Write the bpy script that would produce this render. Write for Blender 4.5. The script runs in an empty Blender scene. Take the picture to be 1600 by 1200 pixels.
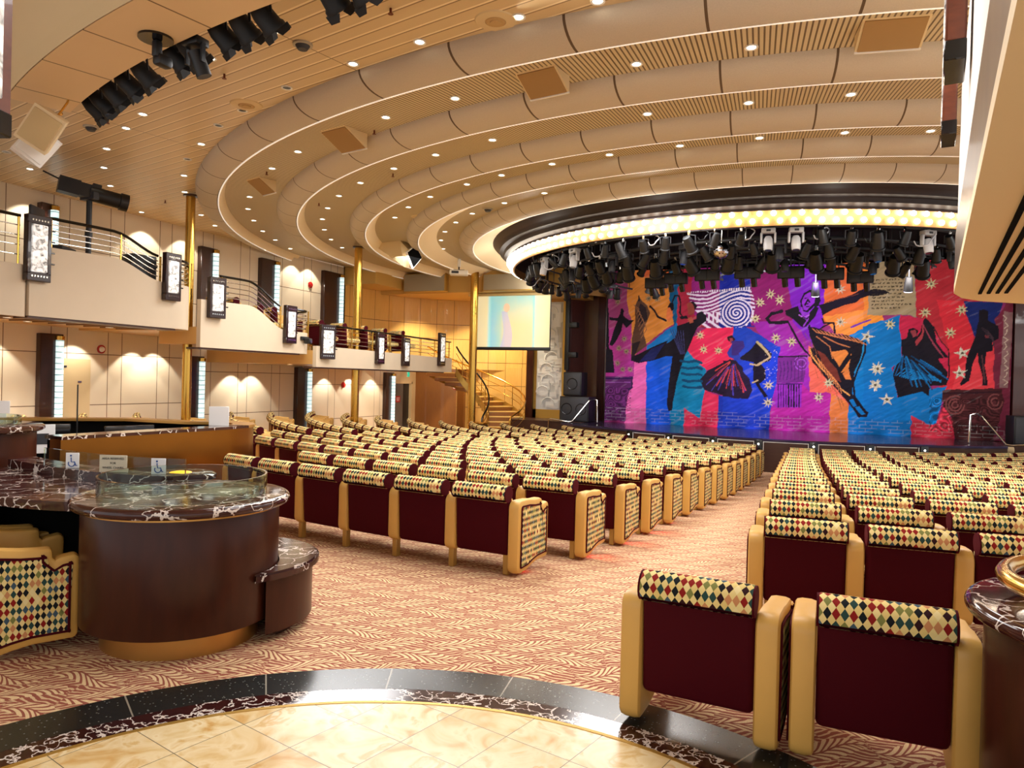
import bpy, bmesh, math, random
import numpy as np
from mathutils import Vector, Matrix

# ------------------------------------------------------------------ camera, world, lights, exposure
random.seed(7)
SC = bpy.context.scene
COL = SC.collection
PI = math.pi
sin, cos, rad = math.sin, math.cos, math.radians


def srgb(r, g, b):
    f = lambda c: c / 12.92 if c <= .04045 else ((c + .055) / 1.055) ** 2.4
    return (f(r / 255), f(g / 255), f(b / 255), 1.0)


EYE = 1.6
_y, _p, _r = rad(23.4), rad(-.38), rad(1.5)
_F = Vector((-sin(_y) * cos(_p), cos(_y) * cos(_p), sin(_p)))
_R0 = Vector((cos(_y), sin(_y), 0))
_U0 = _R0.cross(_F)
_R = _R0 * cos(_r) + _U0 * sin(_r)
_U = -_R0 * sin(_r) + _U0 * cos(_r)
cam = bpy.data.cameras.new('camera')
cam.sensor_width = 36
cam.lens = 1145 / 1600 * 36
cam.clip_start = .05
cam.clip_end = 200
camo = bpy.data.objects.new('camera', cam)
COL.objects.link(camo)
camo.matrix_world = Matrix(((_R.x, _U.x, -_F.x, 0), (_R.y, _U.y, -_F.y, 0), (_R.z, _U.z, -_F.z, EYE), (0, 0, 0, 1)))
SC.camera = camo

vs = SC.view_settings
vs.view_transform = 'Standard'
vs.look = 'None'
vs.gamma = 1
vs.use_curve_mapping = False
vs.exposure = 0.22

world = bpy.data.worlds.new('fill_light')  # even ambient fill added from all round, no fitting behind it
SC.world = world
world.use_nodes = True
_bg = world.node_tree.nodes['Background']
_bg.inputs[0].default_value = (.97, .98, 1.0, 1)
_bg.inputs[1].default_value = 1.0


def lamp(name, kind, loc, energy, color=(1, .86, .66), target=None, size=.1, spot=60, blend=.4, sizey=None):
    l = bpy.data.lights.new(name, kind)
    l.energy = energy
    l.color = color
    if kind == 'AREA':
        l.size = size
        if sizey:
            l.shape = 'RECTANGLE'
            l.size_y = sizey
    else:
        l.shadow_soft_size = size
    if kind == 'SPOT':
        l.spot_size = rad(spot)
        l.spot_blend = blend
    o = bpy.data.objects.new(name, l)
    COL.objects.link(o)
    o.location = loc
    if target is not None:
        o.rotation_euler = (Vector(target) - Vector(loc)).to_track_quat('-Z', 'Y').to_euler()
    return o


# large unseen fill panels, added to stand in for the small ceiling downlights
for hx, hy, he in ((-4.5, 8.5, 130), (-8.5, 11.5, 110), (-3.0, 12.6, 110), (2.5, 8.0, 120), (2.0, 11.5, 80), (-9.0, 15.5, 90), (-4.4, 6.6, 80), (2.6, 4.6, 80), (-1.2, 4.4, 78)):
    lamp('fill_light', 'AREA', (hx, hy, 4.6), he * 1.5, (.98, .98, .98), (hx, hy, 0), size=2.2)
# stage lanterns washing the painted curtain
lamp('stage_wash', 'AREA', (-1.2, 18.2, 4.1), 205, (1, .93, .9), (-1.2, 22.7, 2.0), size=6.5, sizey=.5)
lamp('violet_lantern', 'SPOT', (-.3, 18.0, 3.95), 520, (.35, .12, 1), (-.6, 22.7, 3.9), size=.08, spot=42, blend=.8)
lamp('violet_lantern', 'SPOT', (-1.2, 20.6, 4.0), 260, (.4, .1, 1), (-1.6, 22.3, .4), size=.1, spot=75, blend=.9)
lamp('violet_lantern', 'SPOT', (-5.0, 20.6, 4.0), 170, (.45, .1, 1), (-5.8, 22.3, .4), size=.1, spot=60, blend=.9)
lamp('blue_lantern', 'SPOT', (.8, 20.6, 4.0), 130, (.15, .15, 1), (.2, 21.6, .4), size=.1, spot=70, blend=.9)
# wood wall at stage left is lit warm from the soffit above it
for wx, wy in ((-12.4, 20.9), (-11.0, 21.9), (-9.6, 22.3)):
    lamp('wall_spot', 'SPOT', (wx, wy, 4.2), 300, (1, .86, .62), (wx - .25, wy + .75, 1.6), size=.05, spot=95, blend=.6)

# ------------------------------------------------------------------ materials
MATS = {}


def _new(name):
    m = bpy.data.materials.new(name)
    m.use_nodes = True
    nt = m.node_tree
    b = nt.nodes['Principled BSDF']
    MATS[name] = m
    return m, nt, b


def setc(b, rgb, rough=.5, metal=0.0, spec=.5, coat=0.0):
    b.inputs['Base Color'].default_value = srgb(*rgb)
    b.inputs['Roughness'].default_value = rough
    b.inputs['Metallic'].default_value = metal
    b.inputs['Specular IOR Level'].default_value = spec
    b.inputs['Coat Weight'].default_value = coat


def plain(name, rgb, rough=.5, metal=0.0, spec=.5, coat=0.0, emit=None, es=0, noise=0.0, nscale=8):
    m, nt, b = _new(name)
    setc(b, rgb, rough, metal, spec, coat)
    if emit:
        b.inputs['Emission Color'].default_value = srgb(*emit)
        b.inputs['Emission Strength'].default_value = es
    if noise:
        n = nt.nodes
        tc = n.new('ShaderNodeTexCoord')
        no = n.new('ShaderNodeTexNoise')
        no.inputs['Scale'].default_value = nscale
        no.inputs['Detail'].default_value = 4
        mp = n.new('ShaderNodeMapRange')
        mp.inputs[3].default_value = 1 - noise
        mp.inputs[4].default_value = 1 + noise * .6
        mx = n.new('ShaderNodeMix')
        mx.data_type = 'RGBA'
        mx.blend_type = 'MULTIPLY'
        mx.inputs[0].default_value = 1
        mx.inputs[6].default_value = srgb(*rgb)
        L = nt.links
        L.new(tc.outputs['Object'], no.inputs['Vector'])
        L.new(no.outputs[0], mp.inputs[0])
        L.new(mp.outputs[0], mx.inputs[7])
        L.new(mx.outputs[2], b.inputs['Base Color'])
    return m


class NT:
    """tiny helper for maths in node trees"""
    def __init__(s, nt):
        s.nt, s.n, s.l = nt, nt.nodes, nt.links

    def _in(s, sock, v):
        if isinstance(v, (int, float)):
            sock.default_value = v
        elif isinstance(v, tuple):
            sock.default_value = v
        else:
            s.l.new(v, sock)

    def m(s, op, a, b=None, c=None):
        k = s.n.new('ShaderNodeMath')
        k.operation = op
        s._in(k.inputs[0], a)
        if b is not None:
            s._in(k.inputs[1], b)
        if c is not None:
            s._in(k.inputs[2], c)
        return k.outputs[0]

    def v(s, op, a, b=None):
        k = s.n.new('ShaderNodeVectorMath')
        k.operation = op
        s._in(k.inputs[0], a)
        if b is not None:
            s._in(k.inputs[1], b)
        return k.outputs[0]

    def co(s, which='Object'):
        return s.n.new('ShaderNodeTexCoord').outputs[which]

    def sep(s, v):
        k = s.n.new('ShaderNodeSeparateXYZ')
        s.l.new(v, k.inputs[0])
        return k.outputs

    def comb(s, x, y, z=0.0):
        k = s.n.new('ShaderNodeCombineXYZ')
        for i, q in enumerate((x, y, z)):
            s._in(k.inputs[i], q)
        return k.outputs[0]

    def mix(s, f, a, b, mode='MIX'):
        k = s.n.new('ShaderNodeMix')
        k.data_type = 'RGBA'
        k.blend_type = mode
        s._in(k.inputs[0], f)
        s._in(k.inputs[6], a)
        s._in(k.inputs[7], b)
        return k.outputs[2]

    def ramp(s, f, stops, interp='LINEAR'):
        k = s.n.new('ShaderNodeValToRGB')
        k.color_ramp.interpolation = interp
        e = k.color_ramp.elements
        while len(e) < len(stops):
            e.new(.5)
        for q, (p, c) in zip(e, stops):
            q.position = p
            q.color = c
        s._in(k.inputs[0], f)
        return k.outputs[0]

    def noise(s, v, scale, detail=3, dist=0.0, out=0):
        k = s.n.new('ShaderNodeTexNoise')
        if v is not None:
            s.l.new(v, k.inputs['Vector'])
        k.inputs['Scale'].default_value = scale
        k.inputs['Detail'].default_value = detail
        k.inputs['Distortion'].default_value = dist
        return k.outputs[out]

    def white(s, v):
        k = s.n.new('ShaderNodeTexWhiteNoise')
        s.l.new(v, k.inputs[0])
        return k.outputs[0]

    def bump(s, h, strength, dist, b):
        k = s.n.new('ShaderNodeBump')
        k.inputs['Strength'].default_value = strength
        k.inputs['Distance'].default_value = dist
        s.l.new(h, k.inputs['Height'])
        s.l.new(k.outputs[0], b.inputs['Normal'])


def harlequin(name, w, h, coord='UV', axes=(0, 1)):
    m, nt, b = _new(name)
    setc(b, (225, 205, 150), .85, spec=.2)
    N = NT(nt)
    c = N.sep(N.co(coord))
    u = N.m('DIVIDE', c[axes[0]], w)
    v = N.m('DIVIDE', c[axes[1]], h)
    a = N.m('FLOOR', N.m('ADD', u, v))
    d = N.m('FLOOR', N.m('SUBTRACT', u, v))
    r = N.m('MODULO', N.m('ADD', N.m('SUBTRACT', a, d), 1000.0), 2.0)   # 0 on coloured rows
    q = N.m('ADD', N.m('MULTIPLY', a, 1.37), N.m('MULTIPLY', d, 3.11))
    rnd = N.white(N.comb(a, d, q))
    odd = N.m('GREATER_THAN', r, .5)
    pal = N.ramp(rnd, [(0, srgb(22, 27, 31)), (.22, srgb(42, 72, 68)), (.35, srgb(66, 88, 104)), (.47, srgb(140, 30, 26)), (.62, srgb(126, 128, 70)), (.72, srgb(48, 18, 24)), (.86, srgb(200, 138, 92)), (.94, srgb(236, 218, 160))], 'CONSTANT')
    cream = N.mix(N.white(N.comb(d, a, q)), srgb(236, 216, 150), srgb(222, 196, 122))
    N.l.new(N.mix(odd, pal, cream), b.inputs['Base Color'])
    return m


def marble(name, base, vein, scale=3.0, rough=.12, amount=.5, gloss=.5):
    m, nt, b = _new(name)
    setc(b, base, rough, spec=gloss)
    N = NT(nt)
    co = N.co('Object')
    w = N.n.new('ShaderNodeTexNoise')
    N.l.new(co, w.inputs[0])
    w.inputs['Scale'].default_value = scale * 1.3
    w.inputs['Detail'].default_value = 5
    off = N.v('ADD', co, N.v('SCALE', w.outputs[1]))
    off.node.inputs[1].links[0].from_node.inputs['Scale'].default_value = .28
    vo = N.n.new('ShaderNodeTexVoronoi')
    vo.feature = 'DISTANCE_TO_EDGE'
    vo.inputs['Scale'].default_value = scale
    N.l.new(off, vo.inputs['Vector'])
    line = N.m('LESS_THAN', vo.outputs[0], N.m('MULTIPLY', N.noise(co, scale * .8, 2), .11 * amount))
    base2 = N.mix(N.noise(co, scale * 2, 4), srgb(*base), srgb(*[int(x * .55) for x in base]))
    N.l.new(N.mix(N.m('MULTIPLY', line, .85), base2, srgb(*vein)), b.inputs['Base Color'])
    return m


def woodm(name, c1, c2, rough=.3, scale=(1, 1, 12), coat=.3, coord='Object', gap=0.0):
    m, nt, b = _new(name)
    setc(b, c1, rough, coat=coat)
    N = NT(nt)
    mp = N.n.new('ShaderNodeMapping')
    N.l.new(N.co(coord), mp.inputs[0])
    mp.inputs['Scale'].default_value = scale
    f = N.noise(mp.outputs[0], 6, 4, .3)
    N.l.new(N.mix(f, srgb(*c1), srgb(*c2)), b.inputs['Base Color'])
    return m


TAN = plain('tan_leather', (214, 166, 84), .42, noise=.08, nscale=5)
VELVET = plain('maroon_velvet', (64, 2, 13), .8, spec=.12)
VELVET.node_tree.nodes['Principled BSDF'].inputs['Sheen Weight'].default_value = .12
VELVET.node_tree.nodes['Principled BSDF'].inputs['Sheen Tint'].default_value = srgb(200, 40, 70)
HARL = harlequin('harlequin_fabric', .033, .052)
HARLP = harlequin('harlequin_panel', .028, .046)
BRASS = plain('polished_brass', (206, 160, 74), .2, metal=1)
BRASSB = plain('brushed_brass', (196, 148, 80), .33, metal=.85, noise=.12, nscale=3)
LEGM = plain('leg_brass', (178, 140, 70), .4, metal=.3)
GOLDM = plain('gold_trim', (190, 150, 70), .4, metal=.6)
CHROME = plain('chrome', (225, 225, 220), .15, metal=1)
BLACK = plain('black_metal', (20, 20, 22), .45)
BLACKG = plain('black_gloss', (16, 14, 15), .15)
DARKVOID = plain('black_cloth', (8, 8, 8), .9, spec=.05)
GREYM = plain('grey_casing', (190, 190, 192), .45)
DGREY = plain('dark_grey_casing', (52, 53, 58), .5)
LENS = plain('lens_glass', (60, 70, 90), .08, coat=1)
WHITEP = plain('white_paint', (236, 232, 224), .5)
CREAM = plain('cream_paint', (222, 196, 150), .6, noise=.03, nscale=1.5)
PARA = plain('parapet_fabric', (208, 190, 164), .85, noise=.05, nscale=3)
RINGF = plain('ring_fabric', (196, 170, 132), .7, noise=.05, nscale=4)
COVEW = plain('cove_white', (244, 226, 190), .6)
CEILC = plain('ceiling_cream', (214, 190, 146), .6)
DWOOD = woodm('dark_wood', (58, 26, 16), (38, 15, 10), .28, (1, 1, 8))
DWOOD2 = woodm('stage_wood', (74, 40, 24), (46, 22, 14), .4, (1, 1, 14))
MWOOD = woodm('mahogany', (72, 34, 20), (46, 20, 12), .3, (3, 3, .6), 0)
MWOOD.node_tree.nodes['Principled BSDF'].inputs['Specular IOR Level'].default_value = .25
MWOOD2 = woodm('proscenium_wood', (78, 36, 30), (54, 22, 20), .3, (4, 4, .7))
YWOOD = woodm('honey_wood', (206, 150, 64), (190, 130, 50), .35, (5, 5, .6))
OWOOD = woodm('oak_panel', (150, 98, 44), (128, 78, 32), .4, (5, 5, .6))
ROSSO = marble('rosso_marble', (74, 36, 32), (226, 214, 206), 5.0, .1, .42)
PAPER = plain('white_card', (236, 236, 236), .6)
TEXTINK = plain('printed_ink', (40, 40, 44), .7)
BLUEINK = plain('blue_ink', (40, 80, 150), .7)
BULB = plain('bulb_glow', (255, 246, 225), .3, emit=(255, 243, 222), es=15)
DOWNL = plain('downlight_glow', (255, 250, 235), .3, emit=(255, 246, 222), es=9)
COVEL = plain('cove_light', (255, 250, 240), .4, emit=(255, 246, 232), es=.4)
VALANCE = plain('valance_black', (38, 28, 28), .5, spec=.3)
MESHG = plain('speaker_grille', (168, 158, 136), .75, noise=.06, nscale=40)
REDP = plain('red_plastic', (176, 24, 24), .4)
GLASS, _nt, _b = _new('clear_glass')
setc(_b, (220, 236, 228), .02)
_b.inputs['Transmission Weight'].default_value = 1
_b.inputs['IOR'].default_value = 1.3
DWOOD3 = woodm('frame_wood', (46, 20, 16), (30, 12, 10), .3, (2, 2, 6))


def glowpanel():
    # frosted art glass of the parapet lamps: lit from inside, mottled
    m, nt, b = _new('frosted_glass')
    N = NT(nt)
    co = N.co('Object')
    f = N.noise(co, 16, 4, .6)
    c = N.ramp(f, [(.3, srgb(96, 90, 84)), (.45, srgb(206, 202, 196)), (.6, srgb(255, 253, 248))])
    N.l.new(c, b.inputs['Base Color'])
    N.l.new(c, b.inputs['Emission Color'])
    b.inputs['Emission Strength'].default_value = .5
    return m


FROST = glowpanel()


def glasscol():
    m, nt, b = _new('glass_block_light')
    N = NT(nt)
    s = N.sep(N.co('Object'))
    k = N.m('FRACT', N.m('MULTIPLY', s[2], 9.0))
    line = N.m('LESS_THAN', k, .14)
    f = N.noise(N.co('Object'), 14, 2)
    c = N.mix(line, N.mix(f, srgb(170, 214, 216), srgb(244, 252, 250)), srgb(96, 132, 136))
    N.l.new(c, b.inputs['Base Color'])
    N.l.new(c, b.inputs['Emission Color'])
    b.inputs['Emission Strength'].default_value = .9
    return m


GLASSCOL = glasscol()


def carpet():
    m, nt, b = _new('leaf_carpet')
    setc(b, (220, 170, 130), .95, spec=.1)
    N = NT(nt)
    co = N.co('Object')
    wob = N.n.new('ShaderNodeTexNoise')
    wob.inputs['Scale'].default_value = 3.2
    wob.inputs['Detail'].default_value = 1
    N.l.new(co, wob.inputs[0])
    ws = N.n.new('ShaderNodeVectorMath')
    ws.operation = 'SCALE'
    N.l.new(N.v('SUBTRACT', wob.outputs[1], (.5, .5, .5)), ws.inputs[0])
    ws.inputs['Scale'].default_value = .09
    s0 = N.sep(N.v('ADD', co, ws.outputs[0]))
    ca, sa = cos(rad(24)), sin(rad(24))
    X = N.m('DIVIDE', N.m('ADD', N.m('MULTIPLY', s0[0], ca), N.m('MULTIPLY', s0[1], sa)), .42)
    Y = N.m('DIVIDE', N.m('SUBTRACT', N.m('MULTIPLY', s0[1], ca), N.m('MULTIPLY', s0[0], sa)), .195)
    row = N.m('FLOOR', Y)
    par = N.m('FLOORED_MODULO', row, 2.0)
    X = N.m('ADD', X, N.m('MULTIPLY', par, .5))
    sg = N.m('SUBTRACT', 1.0, N.m('MULTIPLY', par, 2.0))
    u = N.m('SUBTRACT', N.m('FRACT', X), .5)
    v = N.m('MULTIPLY', N.m('SUBTRACT', N.m('FRACT', Y), .5), sg)
    # curved midrib, lobes swept back from it
    vv = N.m('SUBTRACT', v, N.m('MULTIPLY', N.m('SINE', N.m('MULTIPLY', u, 5.2)), .26))
    av = N.m('ABSOLUTE', vv)
    lob = N.m('SINE', N.m('MULTIPLY', N.m('SUBTRACT', u, N.m('ADD', N.m('MULTIPLY', av, .9), N.m('MULTIPLY', N.m('MULTIPLY', av, av), -.9))), 58.0))
    env = N.m('MULTIPLY', N.m('SUBTRACT', 1.0, N.m('POWER', N.m('ABSOLUTE', N.m('MULTIPLY', u, 2.0)), 2.5)), .40)
    ins = N.m('LESS_THAN', N.m('ADD', av, N.m('MULTIPLY', lob, -.03)), env)
    leaf = N.m('MULTIPLY', N.m('GREATER_THAN', lob, -.3), ins)
    leaf = N.m('MULTIPLY', leaf, N.m('GREATER_THAN', av, .03))
    # veins of the small leaves that fill the ground between
    t = N.m('SINE', N.m('ADD', N.m('MULTIPLY', N.m('ADD', u, N.m('MULTIPLY', v, 1.1)), 34.0), N.m('MULTIPLY', N.noise(co, 12, 2), 9.0)))
    fil = N.m('MULTIPLY', N.m('GREATER_THAN', t, .35), N.m('SUBTRACT', 1.0, ins))
    f = N.m('MAXIMUM', leaf, N.m('MULTIPLY', fil, .8))
    grain = N.noise(co, 170, 2)
    f = N.m('MULTIPLY', f, N.m('ADD', .62, N.m('MULTIPLY', grain, .7)))
    c = N.mix(f, srgb(168, 100, 84), srgb(248, 222, 176))
    c = N.mix(.5, c, N.mix(grain, srgb(190, 176, 166), srgb(255, 255, 255)), 'MULTIPLY')
    N.l.new(c, b.inputs['Base Color'])
    N.bump(grain, .3, .004, b)
    return m


CARPET = carpet()


def creamfloor():
    m, nt, b = _new('cream_marble_tiles')
    setc(b, (226, 196, 132), .24)
    N = NT(nt)
    co = N.co('Object')
    s = N.sep(co)
    a1, a2 = rad(-12.7), rad(77.3)
    T = .33
    k1 = N.m('DIVIDE', N.m('ADD', N.m('MULTIPLY', s[0], cos(a1)), N.m('MULTIPLY', s[1], sin(a1))), T)
    k1 = N.m('ADD', k1, .788)
    k2 = N.m('DIVIDE', N.m('ADD', N.m('MULTIPLY', s[0], cos(a2)), N.m('MULTIPLY', s[1], sin(a2))), T)
    g = N.m('MAXIMUM', N.m('LESS_THAN', N.m('FRACT', k1), .012), N.m('LESS_THAN', N.m('FRACT', k2), .012))
    idx = N.white(N.comb(N.m('FLOOR', k1), N.m('FLOOR', k2), 0.0))
    sh = N.v('ADD', co, N.comb(N.m('MULTIPLY', idx, 30.0), N.m('MULTIPLY', idx, 17.0), 0.0))
    f = N.noise(sh, 4.2, 7, 1.6)
    c = N.ramp(f, [(.3, srgb(206, 160, 90)), (.42, srgb(226, 200, 148)), (.55, srgb(238, 222, 182)), (.63, srgb(214, 176, 112)), (.72, srgb(240, 226, 192))])
    c = N.mix(N.m('MULTIPLY', idx, .35), c, srgb(222, 190, 134))
    c = N.mix(g, c, srgb(120, 108, 84))
    N.l.new(c, b.inputs['Base Color'])
    return m


CREAMT = creamfloor()


def granite():
    m, nt, b = _new('black_granite')
    setc(b, (30, 32, 32), .22)
    N = NT(nt)
    co = N.co('Object')
    f = N.white(N.v('SNAP', co, (.006, .006, .006)))
    s = N.sep(co)
    a = N.m('DIVIDE', N.m('ARCTAN2', N.m('SUBTRACT', s[1], 1.34), N.m('SUBTRACT', s[0], -1.15)), rad(16.5))
    j = N.m('LESS_THAN', N.m('FRACT', a), .012)
    c = N.mix(N.m('GREATER_THAN', f, .985), srgb(34, 36, 35), srgb(120, 122, 116))
    c = N.mix(j, c, srgb(150, 144, 130))
    N.l.new(c, b.inputs['Base Color'])
    return m


GRANITE = granite()
ROSSOF = marble('rosso_floor_marble', (66, 28, 26), (236, 226, 218), 9.0, .12, .8)


def ceilplank():
    m, nt, b = _new('plank_ceiling')
    setc(b, (206, 170, 112), .34)
    N = NT(nt)
    s = N.sep(N.co('Object'))
    t = rad(12.5)
    k = N.m('FRACT', N.m('DIVIDE', N.m('ADD', N.m('MULTIPLY', s[0], sin(t)), N.m('MULTIPLY', s[1], cos(t))), .178))
    q = N.m('FRACT', N.m('DIVIDE', N.m('ADD', N.m('SUBTRACT', N.m('MULTIPLY', s[0], cos(t)), N.m('MULTIPLY', s[1], sin(t))), 6.24), 4.2))
    g = N.m('LESS_THAN', k, .085)
    h = N.m('LESS_THAN', N.m('ABSOLUTE', N.m('SUBTRACT', k, .935)), .065)  # highlight along each plank edge, painted into the colour
    c = N.mix(g, srgb(212, 186, 142), srgb(142, 112, 72))
    c = N.mix(h, c, srgb(244, 224, 186))
    c = N.mix(N.m('LESS_THAN', q, .003), c, srgb(130, 100, 64))
    N.l.new(c, b.inputs['Base Color'])
    N.bump(N.m('SUBTRACT', 1.0, g), .6, .02, b)
    return m


PLANK = ceilplank()


def slatceil():
    m, nt, b = _new('slatted_ceiling')
    setc(b, (196, 160, 104), .5)
    N = NT(nt)
    s = N.sep(N.co('Object'))
    a = N.m('ARCTAN2', s[0], s[1])
    k = N.m('FRACT', N.m('MULTIPLY', a, 1440 / (2 * PI)))
    g = N.m('LESS_THAN', k, .34)
    c = N.mix(g, srgb(204, 186, 150), srgb(112, 94, 70))
    N.l.new(c, b.inputs['Base Color'])
    N.bump(N.m('SUBTRACT', 1.0, g), .5, .03, b)
    return m


SLAT = slatceil()


# ------------------------------------------------------------------ mesh helpers
class MB:
    def __init__(s):
        s.v, s.f, s.uv = [], [], {}

    def add(s, vs_, fs, uvs=None):
        o = len(s.v)
        s.v += [tuple(q) for q in vs_]
        for i, f in enumerate(fs):
            if uvs:
                s.uv[len(s.f)] = uvs[i]
            s.f.append(tuple(o + k for k in f))
        return s

    def box(s, x0, x1, y0, y1, z0, z1):
        return s.add([(x0, y0, z0), (x1, y0, z0), (x1, y1, z0), (x0, y1, z0), (x0, y0, z1), (x1, y0, z1), (x1, y1, z1), (x0, y1, z1)],
                     [(0, 3, 2, 1), (4, 5, 6, 7), (0, 1, 5, 4), (1, 2, 6, 5), (2, 3, 7, 6), (3, 0, 4, 7)])

    def rbox(s, x0, x1, y0, y1, z0, z1, r=.02, seg=2):
        bm = bmesh.new()
        bmesh.ops.create_cube(bm, size=1)
        for q in bm.verts:
            q.co = Vector(((x0 + x1) / 2 + q.co.x * (x1 - x0), (y0 + y1) / 2 + q.co.y * (y1 - y0), (z0 + z1) / 2 + q.co.z * (z1 - z0)))
        bmesh.ops.bevel(bm, geom=bm.edges[:], offset=min(r, .49 * min(x1 - x0, y1 - y0, z1 - z0)), segments=seg, profile=.5, affect='EDGES')
        return s.bm(bm)

    def bm(s, bm, mat=None):
        bm.verts.index_update()
        s.add([(mat @ q.co if mat else q.co) for q in bm.verts], [[q.index for q in f.verts] for f in bm.faces])
        bm.free()
        return s

    def obox(s, c, dx, dy, dz, rot=0.0, M=None):
        # oriented box centred at c, rotated about z (or by matrix M)
        R = M if M is not None else Matrix.Rotation(rot, 3, 'Z')
        vv = []
        for z in (-1, 1):
            for x, y in ((-1, -1), (1, -1), (1, 1), (-1, 1)):
                vv.append(Vector(c) + R @ Vector((x * dx / 2, y * dy / 2, z * dz / 2)))
        return s.add(vv, [(0, 3, 2, 1), (4, 5, 6, 7), (0, 1, 5, 4), (1, 2, 6, 5), (2, 3, 7, 6), (3, 0, 4, 7)])

    def tube(s, pts, r, n=8, closed=False, caps=True):
        P = [Vector(p) for p in pts]
        N = len(P)
        rs = r if isinstance(r, (list, tuple)) else [r] * N
        rings = []
        up = None
        for i in range(N):
            if closed:
                t = P[(i + 1) % N] - P[i - 1]
            else:
                t = P[min(i + 1, N - 1)] - P[max(i - 1, 0)]
            t.normalize()
            if up is None:
                up = Vector((0, 0, 1)) if abs(t.z) < .9 else Vector((1, 0, 0))
            a = (up - t * up.dot(t)).normalized()
            up = a
            b = t.cross(a)
            rings.append([P[i] + (a * cos(2 * PI * k / n) + b * sin(2 * PI * k / n)) * rs[i] for k in range(n)])
        vv = [q for g in rings for q in g]
        ff = []
        for i in range(N if closed else N - 1):
            j = (i + 1) % N
            for k in range(n):
                ff.append((i * n + k, i * n + (k + 1) % n, j * n + (k + 1) % n, j * n + k))
        if caps and not closed:
            ff.append(tuple(range(n))[::-1])
            ff.append(tuple((N - 1) * n + k for k in range(n)))
        return s.add(vv, ff)

    def cyl(s, p0, p1, r, n=16, r1=None):
        return s.tube([p0, p1], [r, r if r1 is None else r1], n)

    def lathe(s, prof, n=32, c=(0, 0, 0), a0=0.0, a1=2 * PI, closed=False, M=None):
        # prof: list of (r, z); closed joins the profile's ends
        full = abs(a1 - a0) > 2 * PI - 1e-6
        m = n if full else n + 1
        vv = []
        for i in range(m):
            a = a0 + (a1 - a0) * i / n
            for r, z in prof:
                q = Vector((r * cos(a), r * sin(a), z))
                if M is not None:
                    q = M @ q
                vv.append(q + Vector(c))
        K = len(prof)
        ff = []
        for i in range(n):
            j = (i + 1) % m
            for k in range(K if closed else K - 1):
                l = (k + 1) % K
                ff.append((i * K + k, j * K + k, j * K + l, i * K + l))
        if not full and closed:
            ff.append(tuple(range(K)))
            ff.append(tuple((m - 1) * K + k for k in range(K))[::-1])
        return s.add(vv, ff)

    def prism(s, poly, w, axis='x', off=0.0):
        # poly in the other two axes, extruded from off to off + w
        n = len(poly)
        vv = []
        for t in (off, off + w):
            for a, b in poly:
                vv.append({'x': (t, a, b), 'y': (a, t, b), 'z': (a, b, t)}[axis])
        ff = [tuple(range(n))[::-1], tuple(range(n, 2 * n))]
        for k in range(n):
            l = (k + 1) % n
            ff.append((k, l, n + l, n + k))
        return s.add(vv, ff)

    def disc(s, c, r, n=16, up=1):
        vv = [(c[0] + r * cos(2 * PI * k / n), c[1] + r * sin(2 * PI * k / n), c[2]) for k in range(n)]
        return s.add(vv, [tuple(range(n)) if up > 0 else tuple(range(n))[::-1]])

    def sphere(s, c, r, n=12, m=8, sx=1, sy=1, sz=1):
        vv, ff = [], []
        for i in range(m + 1):
            t = PI * i / m
            for k in range(n):
                a = 2 * PI * k / n
                vv.append((c[0] + sx * r * sin(t) * cos(a), c[1] + sy * r * sin(t) * sin(a), c[2] + sz * r * cos(t)))
        for i in range(m):
            for k in range(n):
                ff.append((i * n + k, (i + 1) * n + k, (i + 1) * n + (k + 1) % n, i * n + (k + 1) % n))
        return s.add(vv, ff)

    def mesh(s, name, mats, smooth=False):
        me = bpy.data.meshes.new(name)
        me.from_pydata(s.v, [], s.f)
        if s.uv:
            ul = me.uv_layers.new(name='UVMap')
            for p in me.polygons:
                u = s.uv.get(p.index)
                if u:
                    for k, li in enumerate(p.loop_indices):
                        ul.data[li].uv = u[k]
        for q in (mats if isinstance(mats, (list, tuple)) else [mats]):
            me.materials.append(q)
        bm = bmesh.new()
        bm.from_mesh(me)
        bmesh.ops.recalc_face_normals(bm, faces=bm.faces)
        bm.to_mesh(me)
        bm.free()
        if smooth:
            me.polygons.foreach_set('use_smooth', [True] * len(me.polygons))
            try:
                me.set_sharp_from_angle(angle=rad(38))
            except Exception:
                pass
        return me


def obj(name, mb, mat, parent=None, smooth=True, loc=None, rot=None, label=None):
    me = mb if isinstance(mb, bpy.types.Mesh) else mb.mesh(name, mat, smooth)
    o = bpy.data.objects.new(name, me)
    COL.objects.link(o)
    if parent:
        o.parent = parent
    if loc is not None:
        o.location = loc
    if rot is not None:
        o.rotation_euler = rot if isinstance(rot, (tuple, list)) else (0, 0, rot)
    if label:
        o['label'] = label
    return o


def thing(name, label, cat, loc=(0, 0, 0), rz=0.0, group=None):
    o = bpy.data.objects.new(name, None)
    COL.objects.link(o)
    o.empty_display_size = .1
    o.location = loc
    o.rotation_euler = rz if isinstance(rz, (tuple, list)) else (0, 0, rz)
    return tag(o, label, cat, group)


def tag(o, label, cat, group=None):
    o['label'] = label
    o['category'] = cat
    if group:
        o['group'] = group
    return o


def struct(name, mb, mat, parent=None, smooth=False, label=None):
    o = obj(name, mb, mat, parent, smooth)
    if not parent:
        o['kind'] = 'structure'
    if label:
        o['label'] = label
    return o


def copy_tree(o, parent=None):
    c = o.copy()
    COL.objects.link(c)
    if parent:
        c.parent = parent
    for ch in [q for q in KIDS.get(o.name, [])]:
        copy_tree(ch, c)
    return c


KIDS = {}


def freeze(o):
    # remember the children of a prototype so that copies need no scene search
    KIDS[o.name] = list(o.children)
    for q in o.children:
        freeze(q)


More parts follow.
